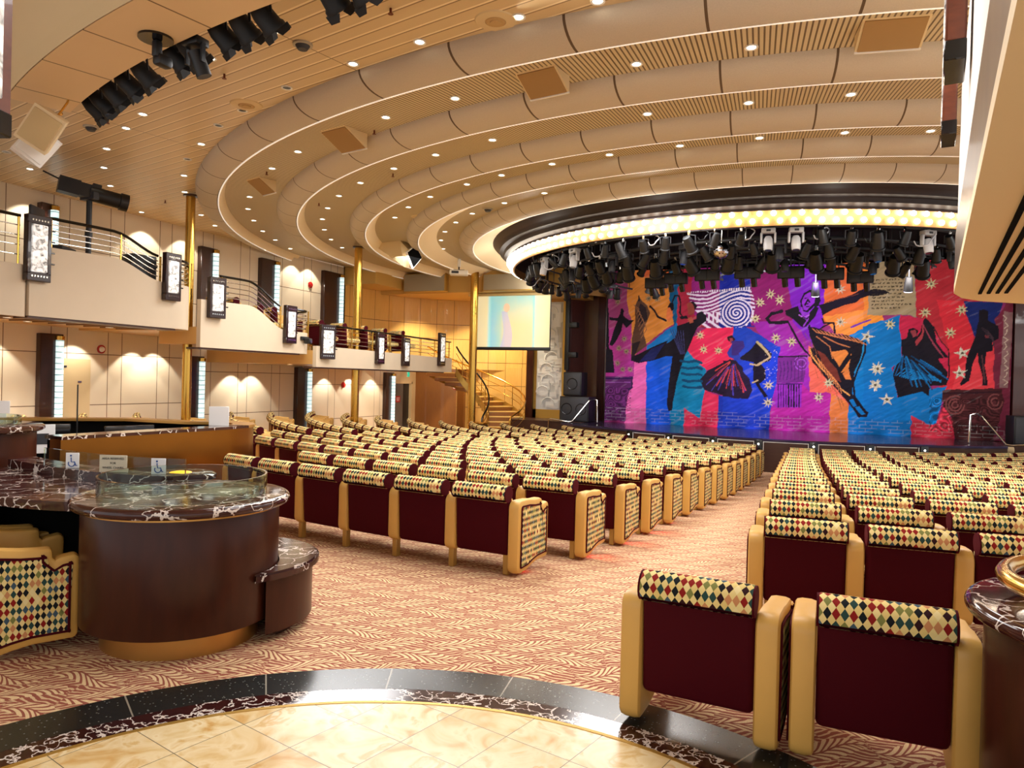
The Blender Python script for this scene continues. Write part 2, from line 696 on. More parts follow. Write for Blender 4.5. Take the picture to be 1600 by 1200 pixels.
ORD = ['zeroth', 'first', 'second', 'third', 'fourth', 'fifth', 'sixth', 'seventh', 'eighth', 'ninth', 'tenth', 'eleventh', 'twelfth', 'thirteenth',
       'fourteenth', 'fifteenth', 'sixteenth', 'seventeenth', 'eighteenth', 'nineteenth', 'twentieth', 'twenty-first', 'twenty-second', 'twenty-third', 'twenty-fourth',
       'twenty-fifth', 'twenty-sixth', 'twenty-seventh', 'twenty-eighth', 'twenty-ninth', 'thirtieth', 'thirty-first', 'thirty-second', 'thirty-third', 'thirty-fourth',
       'thirty-fifth', 'thirty-sixth', 'thirty-seventh', 'thirty-eighth', 'thirty-ninth', 'fortieth']

RC = Vector((-1.7, 19.4, 0))      # centre of the ceiling rings
SC0 = Vector((-1.3, 24.0, 0))     # centre the seat rows curve around
_FY = [0, 5.5, 6.42, 7.34, 8.26, 9.18, 10.1, 11.02, 11.94, 12.86, 13.78, 15, 18, 40]
_FZ = [0, 0, -.03, -.07, -.12, -.155, -.195, -.25, -.30, -.35, -.39, -.43, -.47, -.47]


def floor_z(x, y):
    r = math.hypot(x - SC0.x, y - SC0.y)
    return float(np.interp(24 - r, _FY, _FZ)) if y < 24 else -.4


# ------------------------------------------------------------------ the hall: floor, ceiling, walls
def build_floor():
    b = MB()
    xs = np.arange(-14.0, 9.01, .5)
    ys = np.arange(-2.0, 24.01, .5)
    for y in ys:
        for x in xs:
            b.v.append((x, y, floor_z(x, y)))
    n = len(xs)
    for j in range(len(ys) - 1):
        for i in range(n - 1):
            b.f.append((j * n + i, j * n + i + 1, (j + 1) * n + i + 1, (j + 1) * n + i))
    struct('floor', b, CARPET, smooth=True)
    # inlaid entrance circle
    cx, cy = -1.15, 1.34
    struct('floor_granite_border', MB().lathe([(2.04, -.02), (2.30, -.02), (2.30, .006), (2.04, .006)], 96, (cx, cy, 0), closed=True), GRANITE)
    struct('floor_rosso_border', MB().lathe([(1.90, -.02), (2.04, -.02), (2.04, .0055), (1.90, .0055)], 96, (cx, cy, 0), closed=True), ROSSOF)
    struct('trim_1', MB().lathe([(1.878, -.02), (1.90, -.02), (1.90, .007), (1.878, .007)], 96, (cx, cy, 0), closed=True), GOLDM)
    struct('floor_cream_tiles', MB().disc((cx, cy, .0045), 1.88, 96), CREAMT)


build_floor()

CZ = 4.97
XL, XR, YN, YF = -14.0, 9.0, -2.0, 24.4


def clampx(b):
    b.v = [(min(max(x, XL + .012), XR - .012), min(max(y, YN), YF - .03), z) for x, y, z in b.v]
    return b


def build_ceiling():
    b = MB()
    n = 180
    ri = 12.95
    for k in range(n):
        a = 2 * PI * k / n
        dx, dy = cos(a), sin(a)
        t = min(((XR - RC.x) / dx) if dx > 1e-9 else ((XL - RC.x) / dx if dx < -1e-9 else 1e9), ((YF - RC.y) / dy) if dy > 1e-9 else ((YN - RC.y) / dy if dy < -1e-9 else 1e9))
        i = min(ri, t)
        b.v.append((RC.x + dx * i, RC.y + dy * i, CZ))
        b.v.append((RC.x + dx * t, RC.y + dy * t, CZ))
    # exact corners
    b2 = MB()
    for k in range(n):
        l = (k + 1) % n
        b.f.append((2 * k, 2 * k + 1, 2 * l + 1, 2 * l))
    for cxr, cyr in ((XL, YN), (XR, YN), (XL, YF), (XR, YF)):
        aa = math.atan2(cyr - RC.y, cxr - RC.x) % (2 * PI)
        k = int(aa / (2 * PI) * n)
        l = (k + 1) % n
        b.v.append((cxr, cyr, CZ))
        b.f.append((2 * k + 1, len(b.v) - 1, 2 * l + 1))
    struct('ceiling', b, PLANK)
    # the radially slatted ceiling inside the rings (own origin at the rings' centre)
    s = MB().lathe([(6.25, CZ), (7.5, CZ), (9, CZ), (11, CZ), (13.0, CZ)], 240)
    s.v = [(min(max(x + RC.x, XL + .01), XR - .01) - RC.x, min(y + RC.y, YF - .02) - RC.y, z) for x, y, z in s.v]
    o = struct('ceiling_slatted', s, SLAT)
    o.location = RC
    struct('ceiling_stage_void', MB().lathe([(.01, 5.3), (6.3, 5.3)], 64, tuple(RC)), DARKVOID)


build_ceiling()


def ring_fabric():
    m, nt, b = _new('ring_fabric_seamed')
    setc(b, (196, 170, 132), .6, spec=.3)
    N = NT(nt)
    co = N.co('Object')
    s = N.sep(co)
    a = N.m('MULTIPLY', N.m('ARCTAN2', s[0], N.m('MULTIPLY', s[1], -1.0)), 180 / PI)
    k = N.m('FRACT', N.m('DIVIDE', N.m('ADD', a, 361.2 + .05), 5.6))
    seam = N.m('LESS_THAN', k, .022)
    f = N.noise(co, 90, 2)
    c = N.mix(f, srgb(186, 172, 152), srgb(202, 188, 168))
    c = N.mix(seam, c, srgb(96, 76, 56))
    N.l.new(c, b.inputs['Base Color'])
    return m


RINGM = ring_fabric()
RTOP = [13.05, 11.58, 10.08, 8.81, 7.55]
RLIP = [12.69, 11.21, 9.77, 8.56, 7.24]
COVEW_W = [.10, .13, .2, .42, .48]
SILVERCLIP = plain('chrome_clip', (235, 225, 205), .2, metal=1)


def cull(b, off=None):
    # drop what would lie behind the side and end walls
    ox, oy = (off.x, off.y) if off is not None else (0, 0)
    ok = [XL - .04 < x + ox < XR + 2 and y + oy < YF - .1 for x, y, z in b.v]
    b.f = [f for f in b.f if all(ok[k] for k in f)]
    return b


def build_rings():
    a0, a1 = rad(-90 - 118), rad(-90 + 80)
    for i, (R, r) in enumerate(zip(RTOP, RLIP)):
        prof = [(r + (R - r) * cos(t), CZ - .2 * sin(t)) for t in [PI / 2 * k / 8 for k in range(9)]]
        prof = [(R, CZ + .02)] + prof + [(r - .012, CZ - .2), (r - .012, CZ - .02)]
        b = MB().lathe(prof, 168, (0, 0, 0), a0, a1)
        cull(b, RC)
        o = struct('trim_%d' % (i + 2), b, RINGM, smooth=True, label='%s curved fabric ceiling ring counted from the entrance' % ORD[i + 1])
        o.location = RC
        # white cove behind the lip and its light strip
        w = COVEW_W[i]
        c = MB().lathe([(r - .05, CZ - .185), (r - .05 - w * .5, CZ - .1), (r - .05 - w, CZ - .004)], 168, tuple(RC), a0, a1)
        struct('ceiling_cove_ring', cull(c), COVEW, smooth=True)
        c = MB().lathe([(r - .028, CZ - .196), (r - .05, CZ - .196), (r - .05, CZ - .186), (r - .028, CZ - .186)], 168, tuple(RC), a0, a1, closed=True)
        t = obj('cove_light_strip', cull(c), COVEL)
        tag(t, 'thin white light strip under the lip of the %s ceiling ring' % ORD[i + 1], 'light strip', 'cove light strips')


build_rings()

# stage valance and marquee bulbs (inside the smallest ring)
RV = 6.3


def build_marquee():
    b = MB()
    prof = [(RV + .42, CZ), (RV + .30, 4.86), (RV + .27, 4.84), (RV + .24, 4.77), (RV + .14, 4.74), (RV + .12, 4.66), (RV, 4.62), (RV, 4.58), (RV - .05, 4.58), (RV - .05, 5.3)]
    b.lathe(prof, 160, tuple(RC))
    struct('trim_7', clampx(b), VALANCE, smooth=True, label='stepped black valance around the stage light opening')
    t = thing('marquee_light_ring', 'ring of glowing marquee bulbs under the black stage valance', 'bulb ring', (RC.x, RC.y, 0))
    band = MB().lathe([(RV - .06, 4.58), (RV - .02, 4.58), (RV - .1, 4.34), (RV - .14, 4.34)], 160, closed=True)
    obj('reflector_band', band, plain('reflector_gold', (190, 140, 84), .45), t)
    proto = MB().sphere((0, 0, 0), .046, 10, 6).mesh('bulb', BULB, True)
    pts = []
    for row, (r_, z_) in enumerate(((RV + .02, 4.525), (RV - .05, 4.41))):
        for k in range(86):
            a = rad(-90 - 112 + k * 2.05 + (1.02 if row else 0))
            x, y = r_ * cos(a), r_ * sin(a)
            pts.append((math.hypot(x + RC.x, y + RC.y), x, y, z_))
    pts.sort()
    for d, x, y, z in pts[:100]:
        o = bpy.data.objects.new('bulb', proto)
        COL.objects.link(o)
        o.parent = t
        o.location = (x, y, z)
    rest = MB()
    for d, x, y, z in pts[100:]:
        rest.sphere((x, y, z), .046, 8, 5)
    o = obj('far_bulb', rest, BULB, t)
    o['kind'] = 'stuff'


build_marquee()
for k in range(7):
    a = rad(-90 - 96 + k * 28)
    lamp('marquee_glow', 'POINT', (RC.x + (RV + .25) * cos(a), RC.y + (RV + .25) * sin(a), 4.2), 12, (1, .95, .86), size=.2)


def wall_panels(name, up):
    # padded cream wall panels: vertical seams follow the photo, horizontals step with the floor
    m, nt, b = _new(name)
    setc(b, (222, 198, 158), .75, spec=.25)
    N = NT(nt)
    s = N.sep(N.co('Object'))
    y, z = s[1], s[2]
    k = N.m('FRACT', N.m('DIVIDE', N.m('ADD', y, .35), 1.24))
    g = N.m('LESS_THAN', k, .012)
    k2 = N.m('FRACT', N.m('DIVIDE', N.m('ADD', y, .02), 1.24))
    g = N.m('MAXIMUM', g, N.m('LESS_THAN', k2, .012))
    if up:
        zz = z
        for h in (3.2, 4.0):
            g = N.m('MAXIMUM', g, N.m('LESS_THAN', N.m('ABSOLUTE', N.m('SUBTRACT', zz, h)), .008))
    else:
        step = N.m('MULTIPLY', N.m('ADD', N.m('GREATER_THAN', y, 13.2), N.m('GREATER_THAN', y, 17.2)), -.3)
        zz = N.m('SUBTRACT', z, step)
        for h in (1.89, .84):
            g = N.m('MAXIMUM', g, N.m('LESS_THAN', N.m('ABSOLUTE', N.m('SUBTRACT', zz, h)), .008))
    f = N.noise(N.co('Object'), 1.1, 2)
    c = N.mix(f, srgb(222, 206, 178), srgb(232, 216, 190))
    N.l.new(N.mix(g, c, srgb(112, 84, 60)), b.inputs['Base Color'])
    return m


struct('wall_left_lower', MB().box(XL - .2, XL, YN, 21.7, -.6, 2.6), wall_panels('padded_wall_lower', False))
struct('wall_left_upper', MB().box(XL - .2, XL, YN, 19.0, 2.6, 5.3), wall_panels('padded_wall_upper', True))
# wall-wash scallops on the padded wall
for wy, wz in ((10.02, 2.3), (11.4, 2.22), (11.95, 2.22), (14.3, 1.76), (15.0, 1.76), (18.05, 1.72), (19.3, 1.72), (20.5, 1.72), (7.6, 2.3), (8.4, 2.3)):
    lamp('wall_washer', 'SPOT', (XL + .42, wy, wz), 50, (1, .95, .82), (XL + .02, wy, wz - 1.5), size=.03, spot=88, blend=.25)
for wy, wz in ((9.05, 4.9), (11.6, 4.9), (12.7, 4.9), (14.2, 4.9), (14.95, 4.9), (16.5, 4.9), (17.2, 4.9)):
    lamp('wall_washer', 'SPOT', (XL + .42, wy, wz), 50, (1, .95, .82), (XL + .02, wy, wz - 1.5), size=.03, spot=88, blend=.25)

# far end of the hall: honey wood wall curving behind the stairs, lower side wall with the exit
cw = MB()
cpts = [(-14.0, 18.9)]
for k in range(15):
    t = PI / 2 * k / 14
    cpts.append((-9.9 - 4.1 * cos(t), 19.2 + 4.4 * sin(t)))
cpts += [(-8.6, 23.6)]
for i in range(len(cpts) - 1):
    (x0, y0), (x1, y1) = cpts[i], cpts[i + 1]
    cw.add([(x0, y0, 1.9), (x1, y1, 1.9), (x1, y1, 5.0), (x0, y0, 5.0)], [(0, 1, 2, 3)])


def wood_wall_mat():
    m, nt, b = _new('honey_wood_panels')
    setc(b, (206, 150, 64), .28, coat=.3)
    N = NT(nt)
    co = N.co('Object')
    s = N.sep(co)
    a = N.m('MULTIPLY', N.m('ARCTAN2', N.m('ADD', s[0], 9.9), N.m('SUBTRACT', s[1], 19.2)), 180 / PI)
    k = N.m('FRACT', N.m('DIVIDE', N.m('ADD', a, 360.0), 8.2))
    g = N.m('LESS_THAN', k, .022)
    for h in (.55, 1.35, 2.15, 2.95, 3.45):
        g = N.m('MAXIMUM', g, N.m('LESS_THAN', N.m('ABSOLUTE', N.m('SUBTRACT', s[2], h)), .009))
    mp = N.n.new('ShaderNodeMapping')
    N.l.new(co, mp.inputs[0])
    mp.inputs['Scale'].default_value = (5, 5, .5)
    f = N.noise(mp.outputs[0], 6, 4, .3)
    c = N.mix(f, srgb(228, 184, 104), srgb(210, 160, 82))
    N.l.new(N.mix(g, c, srgb(110, 66, 24)), b.inputs['Base Color'])
    return m


HONEY = wood_wall_mat()
struct('wall_stage_left_upper', cw, HONEY, smooth=True)
struct('wall_stage_left_lower', MB().add([(-12.3, 23.4, -.6), (-11.95, 22.8, -.6), (-11.95, 22.8, 1.9), (-12.3, 23.4, 1.9)], [(0, 1, 2, 3)])
       .box(-12.0, -8.2, 23.55, 23.7, -.6, 2.0), HONEY)
struct('wall_exit_return', MB().box(-14.0, -12.0, 23.4, 23.55, -.6, 2.0), OWOOD)
struct('wall_left_door_return', MB().box(XL - .2, XL, 21.7, 24.2, 1.35, 2.6).box(XL - .2, XL, 23.1, 24.2, -.6, 1.35), CREAM)
dl = thing('door_1', 'grey double door with red notice in the padded side wall', 'door', (XL, 22.4, -.4))
dl['kind'] = 'structure'
obj('door_leaf', MB().rbox(-.05, .02, -.68, .12, 0, 1.74, .01), plain('door_grey', (98, 90, 82), .5), dl)
obj('door_leaf', MB().rbox(-.14, -.08, .13, .68, 0, 1.74, .01), plain('door_dark', (40, 32, 28), .5), dl)
fr_ = MB().box(-.1, .03, -.74, -.68, 0, 1.8).box(-.1, .03, .68, .76, 0, 1.8).box(-.1, .03, -.74, .76, 1.74, 1.8)
obj('door_frame', fr_, CREAM, dl)
obj('door_handle', MB().cyl((.02, -.6, .85), (.07, -.6, .85), .012, 8).cyl((.06, -.6, .85), (.06, -.5, .85), .012, 8), CHROME, dl)
sg = obj('red_notice', MB().box(.02, .027, -.36, -.08, 1.08, 1.3), REDP, dl)
obj('notice_lettering', MB().box(.027, .029, -.32, -.12, 1.23, 1.245).box(.027, .029, -.32, -.12, 1.18, 1.2).box(.027, .029, -.3, -.15, 1.13, 1.15), WHITEP, dl)
# stage-left proscenium: sculpted panel, gilded frame, dark concave wall
struct('wall_stage_left_backing', MB().box(-9.45, -8.0, 23.0, 23.2, -.6, 5.2), YWOOD)
pc = MB()
pp = [(-7.96, 22.95), (-7.9, 23.15), (-7.6, 23.6), (-7.1, 23.5), (-6.78, 23.2), (-6.66, 22.86), (-6.6, 22.86), (-6.6, 24.2), (-8.2, 24.2)]
pc.prism(pp, 5.6, 'z', -.4)
struct('wall_proscenium_left', pc, MWOOD2)
struct('wall_proscenium_right', MB().prism([(4.36, 22.5), (5.4, 22.3), (7.5, 22.0), (7.5, 24.2), (4.36, 24.2)], 5.6, 'z', -.4), MWOOD2)
struct('wall_stage_back', MB().box(-7.6, 6.5, 24.0, 24.2, -.4, 5.3), DARKVOID)
struct('trim_8', MB().box(-9.35, -9.12, 22.8, 23.0, -.4, 4.25), MWOOD, label='dark wood post beside the sculpted panel')
struct('trim_9', MB().box(-8.08, -7.96, 22.78, 23.0, .3, 4.25).box(-9.12, -9.02, 22.9, 23.0, .3, 4.25).box(-9.12, -7.96, 22.9, 23.0, .3, .62), GOLDM, label='gilded frame of the sculpted panel')
struct('trim_10', MB().box(-7.9, -7.62, 22.6, 22.72, 4.3, 5.0), MWOOD2)
# sculpted silver relief panel
t = thing('relief_panel', 'tall silvery white sculpted relief panel beside the stage', 'wall sculpture', (-8.55, 22.93, .6))
obj('backing', MB().box(-.47, .47, -.02, .06, .02, 3.6), plain('silver_plaster', (196, 196, 194), .5), t)
rl = MB()
rr = random.Random(3)
for k in range(90):
    w, h = rr.uniform(.06, .3), rr.uniform(.05, .34)
    x, z = rr.uniform(-.45, .45 - w), rr.uniform(.05, 3.55 - h)
    d = rr.uniform(.008, .03)
    rl.box(x, x + w, -.02 - d, -.015, z, z + h)
    rl.box(x + .02, x + w * .8, -.03 - d, -.018 - d, z + h * .3, z + h * .42)
for k in range(9):
    x, z = rr.uniform(-.3, .2), .2 + k * .38
    rl.tube([(x + .22 * cos(a), -.05, z + .22 * sin(a)) for a in [PI * j / 8 for j in range(9)]], .018, 5)
obj('relief', rl, plain('silver_relief', (222, 222, 220), .42), t)

# soffit over the stage-left stairs with speaker grilles
SOFG = plain('soffit_gold', (206, 164, 88), .4)
struct('ceiling_soffit', MB().box(XL, -7.3, 20.64, 23.6, 4.30, 4.96), SOFG)
struct('ceiling_soffit_low', MB().box(XL, -12.85, 18.95, 20.6, 4.42, 4.96), SOFG)
t = thing('soffit_speaker', 'large square grille speaker in the soffit above the balcony end', 'speaker', (-12.0, 20.5, 4.32))
obj('cabinet', MB().rbox(-.78, .78, -.08, .12, .0, .6, .02), GOLDM, t)
obj('grille', MB().rbox(-.74, .74, -.1, -.07, .03, .57, .01), MESHG, t)
t = thing('soffit_speaker', 'long grille speaker in the soffit above the projection screen', 'speaker', (-8.9, 20.52, 4.3))
obj('cabinet', MB().rbox(-1.05, 1.05, -.06, .1, .0, .54, .02), GOLDM, t)
obj('grille', MB().rbox(-1.0, 1.0, -.08, -.05, .03, .51, .01), MESHG, t)


# ------------------------------------------------------------------ stage
ZST = .32


def apron(n=40, r0=0.0):
    pts = []
    for k in range(n + 1):
        x = -7.4 + (3.9 + 7.4) * k / n
        d = (x + 1.2)
        y = 18.55 + .062 * d * d if d < 0 else 18.55 + .075 * d * d
        pts.append((x, y - r0))
    return pts


def build_stage():
    b = MB()
    ap = apron()
    n = len(ap)
    vv = [(x, y, ZST) for x, y in ap] + [(x, 23.9, ZST) for x, y in ap] + [(x, y, -.52) for x, y in ap]
    b.add(vv, [(k, k + 1, n + k + 1, n + k) for k in range(n - 1)])
    m, nt, bb = _new('stage_floor_lacquer')
    setc(bb, (44, 36, 50), .16)
    struct('floor_stage', b, m)
    f = MB().add(vv, [(2 * n + k, 2 * n + k + 1, k + 1, k) for k in range(n - 1)])
    struct('wall_stage_front', f, DWOOD2, smooth=True)
    # low wing of the stage on the left, in front of the sculpted panel
    struct('wall_stage_wing', MB().box(-9.3, -7.0, 21.45, 23.0, -.45, .3).box(-9.35, -6.9, 21.42, 23.0, .3, .33), DWOOD2)
    struct('wall_stage_wing_right', MB().box(3.6, 8.5, 21.2, 22.6, -.45, .3), DWOOD2)
    e = MB()
    for (x0, y0), (x1, y1) in zip(ap[:-1], ap[1:]):
        e.add([(x0, y0 - .03, ZST), (x1, y1 - .03, ZST), (x1, y1 + .03, ZST + .012), (x0, y0 + .03, ZST + .012), (x0, y0 - .03, ZST - .05), (x1, y1 - .03, ZST - .05)], [(0, 1, 2, 3), (0, 4, 5, 1)])
    struct('trim_11', e, plain('apron_edge', (70, 60, 90), .2, metal=.6))
    # framed panels and black lamp slots along the front
    st = [-4.9, -3.75, -2.6, -1.52, -.3, .9, 2.05]

    def yat(x):
        return float(np.interp(x, [p[0] for p in ap], [p[1] for p in ap]))
    for i, x in enumerate(st):
        p = thing('stage_footlight', 'black slot with small white lamp on the stage front, %s from the left' % ORD[i + 1], 'footlight', (x, yat(x) - .02, -.4), math.atan2(yat(x + .1) - yat(x - .1), .2), 'stage front lamps')
        obj('housing', MB().rbox(-.09, .09, -.03, .01, .0, .7, .01), BLACKG, p)
        obj('lens', MB().sphere((0, -.035, .6), .022, 8, 6), DOWNL, p)
        if i < len(st) - 1:
            x2 = st[i + 1]
            w = MB()
            for z0, z1 in ((.655, .67),):
                w.obox(((x + x2) / 2, (yat(x) + yat(x2)) / 2 - .03, -.4 + z0), (x2 - x) - .22, .012, z1 - z0, math.atan2(yat(x2) - yat(x), x2 - x))
            for xx in (x + .11, x2 - .11):
                w.box(xx - .006, xx + .006, yat(xx) - .04, yat(xx) - .02, -.38, .265)
            tr = obj('trim_stage_panel', w, WHITEP)
            tr['kind'] = 'structure'


build_stage()


# painted show curtain: areas, figures and brush lines in centimetres on the cloth
CUR_BG = [
    ((150, 50, 112), '-87,668 1157,626 1174,-14 -66,-57'),
    ((158, 64, 118), '9,520 91,517 90,412 109,332 117,182 18,179'),
    ((176, 56, 140), '14,332 109,332 118,177 18,175'),
    ((226, 142, 62), '87,580 219,574 221,496 242,348 153,282 120,248 107,248 107,336 90,412'),
    ((214, 104, 60), '123,578 219,574 221,496 155,489 126,490'),
    ((18, 92, 140), '215,574 252,572 248,340 238,336 224,389'),
    ((172, 40, 66), '250,572 308,569 303,469 304,428 342,331 246,336'),
    ((150, 34, 126), '300,570 369,567 373,407 342,331 281,388'),
    ((26, 40, 160), '369,567 466,562 469,444 472,331 373,331'),
    ((24, 118, 196), '248,348 210,319 153,274 163,216 228,241 259,307'),
    ((232, 44, 90), '338,331 415,331 418,232 338,202 284,258 291,299'),
    ((240, 112, 170), '116,227 160,249 166,116 160,25 92,21 102,139 117,182'),
    ((20, 92, 216), '156,228 244,250 238,24 158,20'),
    ((10, 130, 178), '280,262 340,202 334,134 326,53 277,87 276,24 234,22 240,250'),
    ((222, 48, 84), '335,142 377,127 376,27 276,22 279,85 326,55'),
    ((30, 58, 176), '375,129 448,118 450,27 376,23'),
    ((96, 40, 96), '18,176 115,178 114,144 104,131 98,114 94,38 22,35'),
    ((146, 32, 108), '456,567 556,562 592,375 566,337 463,334'),
    ((130, 32, 196), '552,563 664,557 670,361 633,280 578,346'),
    ((158, 40, 166), '465,346 577,350 633,280 631,94 526,90 541,233'),
    ((30, 66, 190), '414,334 442,336 548,273 540,174 525,94 523,14 393,11 390,128 417,231'),
    ((226, 112, 50), '664,557 776,552 783,360 722,312 658,345 660,398'),
    ((246, 152, 60), '658,361 778,380 811,368 812,350 726,306 689,316'),
    ((10, 128, 204), '812,351 726,306 752,284 738,131 728,90 731,14 821,17'),
    ((244, 112, 84), '622,279 688,211 731,115 730,90 684,88 683,145 631,144'),
    ((230, 140, 70), '679,268 738,268 740,187 703,187'),
    ((186, 40, 148), '607,172 631,144 683,145 686,19 523,14 527,94'),
    ((234, 130, 62), '683,145 731,119 731,18 686,21'),
    ((236, 140, 54), '760,493 778,492 775,359 765,329'),
    ((190, 46, 58), '878,615 966,609 969,493 1088,489 1019,332 1030,304 1025,263 990,229 978,159 949,158 966,196 971,262 915,349 894,358'),
    ((222, 48, 62), '939,403 1000,398 1028,312 1025,255 991,213 988,159 963,159 971,262'),
    ((204, 40, 78), '853,363 894,357 915,349 971,262 973,200 857,286'),
    ((10, 120, 198), '764,333 853,363 857,291 862,240 836,218 852,138 894,152 967,171 948,71 933,65 889,89 888,13 773,15'),
    ((26, 42, 112), '1000,398 1090,394 1075,336 1054,328 1030,304 1019,332'),
    ((236, 66, 76), '990,221 1035,271 1082,304 1079,158 981,159'),
    ((124, 42, 66), '1074,348 1123,440 1128,360 1117,159 1120,19 1076,24 1076,166'),
    ((216, 52, 76), '889,89 933,65 948,71 964,121 991,73 990,17 888,13'),
    ((76, 32, 36), '960,161 1093,169 1099,135 1094,102 1079,27 993,26 983,89 961,121'),
    ((168, 148, 114), '776,518 886,513 885,488 894,357 870,364 773,363'),
]
CUR_FG = [
    ((24, 18, 30), '33,366 59,362 68,376 69,391 75,393 80,385 79,370 96,355 113,354 90,330 77,345 73,320 54,286 44,273 36,279 49,328 59,353 33,356'),
    ((24, 18, 30), '19,443 27,443 35,264 46,260 55,189 18,188 18,264 26,264'),
    ((92, 62, 48), '128,428 137,415 154,400 163,377 152,348 144,319 155,274 120,248 108,227 108,299 117,340 116,399'),
    ((44, 30, 36), '132,407 150,394 155,357 134,340 125,378'),
    ((44, 30, 36), '110,282 136,290 120,248 108,227'),
    ((224, 120, 70), '216,393 230,399 234,368 222,348 213,360'),
    ((24, 18, 30), '216,393 222,407 234,407 237,389 229,381 224,393'),
    ((150, 70, 60), '276,404 286,410 298,404 301,376 291,368 281,372'),
    ((24, 18, 30), '286,410 298,409 308,395 301,384 296,400'),
    ((24, 18, 30), '246,336 282,348 306,357 306,372 321,380 335,367 334,350 310,331 299,307 284,266 274,246 251,164 241,98 239,77 229,75 223,94 228,172 236,243 216,243 171,228 133,221 107,227 107,240 132,249 170,270 211,288 243,299'),
    ((30, 34, 90), '133,224 170,266 211,282 179,232'),
    ((24, 110, 180), '215,282 247,336 247,311 231,291'),
    ((178, 90, 70), '278,360 292,364 298,347 286,343'),
    ((24, 18, 30), '253,364 277,368 282,358 258,357'),
    ((36, 22, 44), '407,236 426,232 445,212 448,122 429,119 390,128 335,142 322,174 345,203'),
    ((36, 22, 44), '387,231 412,231 442,206 463,181 474,147 461,119 390,125'),
    ((44, 60, 160), '413,283 444,277 445,232 426,232 403,243 398,255'),
    ((40, 20, 30), '397,303 412,309 421,295 413,287 401,291'),
    ((150, 60, 70), '405,299 414,300 415,283 407,283'),
    ((60, 40, 120), '411,291 444,291 448,274 433,249 412,248'),
    ((24, 18, 30), '435,240 465,266 484,291 505,275 525,254 520,233 494,224 508,207 511,182 492,165 517,130 507,125 484,162 473,177 474,228 441,235'),
    ((40, 70, 190), '451,308 476,310 482,289 465,268 437,244 432,253 452,278'),
    ((112, 40, 120), '543,248 621,251 613,172 539,169'),
    ((150, 44, 170), '539,166 609,168 609,100 539,97'),
    ((24, 18, 30), '599,390 598,408 606,428 621,438 637,436 648,423 651,406 646,391 634,390 619,374 608,374'),
    ((146, 46, 204), '603,394 602,407 609,424 622,431 631,427 637,413 635,399 625,390 615,378 608,381'),
    ((24, 18, 30), '647,394 697,409 734,422 752,433 770,440 779,432 777,419 756,411 745,400 716,393 683,380 657,364 653,382'),
    ((24, 18, 30), '770,432 791,437 815,431 827,425 810,419 785,416 774,419'),
    ((24, 18, 30), '557,379 592,392 598,374 621,369 638,392 647,386 639,362 616,333 605,331 585,350 561,366'),
    ((140, 50, 200), '600,381 621,369 618,354 604,358'),
    ((24, 18, 30), '620,333 639,330 689,312 726,307 768,290 770,268 761,236 744,196 740,147 761,112 783,93 779,80 758,79 738,111 704,150 666,192 635,232 625,269 641,275 628,304'),
    ((232, 136, 64), '681,260 720,268 735,256 729,211 711,202 702,225'),
    ((120, 50, 40), '641,267 664,255 699,211 711,175 688,186 657,226'),
    ((24, 18, 30), '703,215 727,256 723,268 731,268 735,244 710,203'),
    ((226, 128, 64), '714,201 729,215 737,183 722,183'),
    ((10, 120, 190), '731,126 743,130 753,111 740,105'),
    ((10, 120, 190), '748,107 759,110 775,88 765,86'),
    ((24, 18, 30), '857,295 872,301 875,324 886,329 899,321 895,303 905,320 910,349 915,355 934,332 943,287 972,249 947,245 971,208 967,174 930,171 929,143 913,156 854,137 841,191 840,219 862,240 860,270'),
    ((170, 60, 70), '891,291 907,312 910,341 913,320 909,299 895,278'),
    ((150, 60, 70), '879,320 892,324 896,308 887,301'),
    ((24, 18, 30), '1037,373 1048,376 1058,371 1059,348 1082,331 1085,300 1070,291 1072,267 1057,263 1054,230 1060,198 1062,176 1049,175 1051,198 1040,236 1037,261 1026,230 1020,188 1002,173 999,178 1010,201 1011,242 1021,275 1031,304 1034,332 1038,348'),
    ((124, 52, 60), '1051,308 1063,307 1062,300 1053,301'),
    ((150, 112, 112), '1093,371 1115,367 1108,171 1088,170 1092,243'),
]
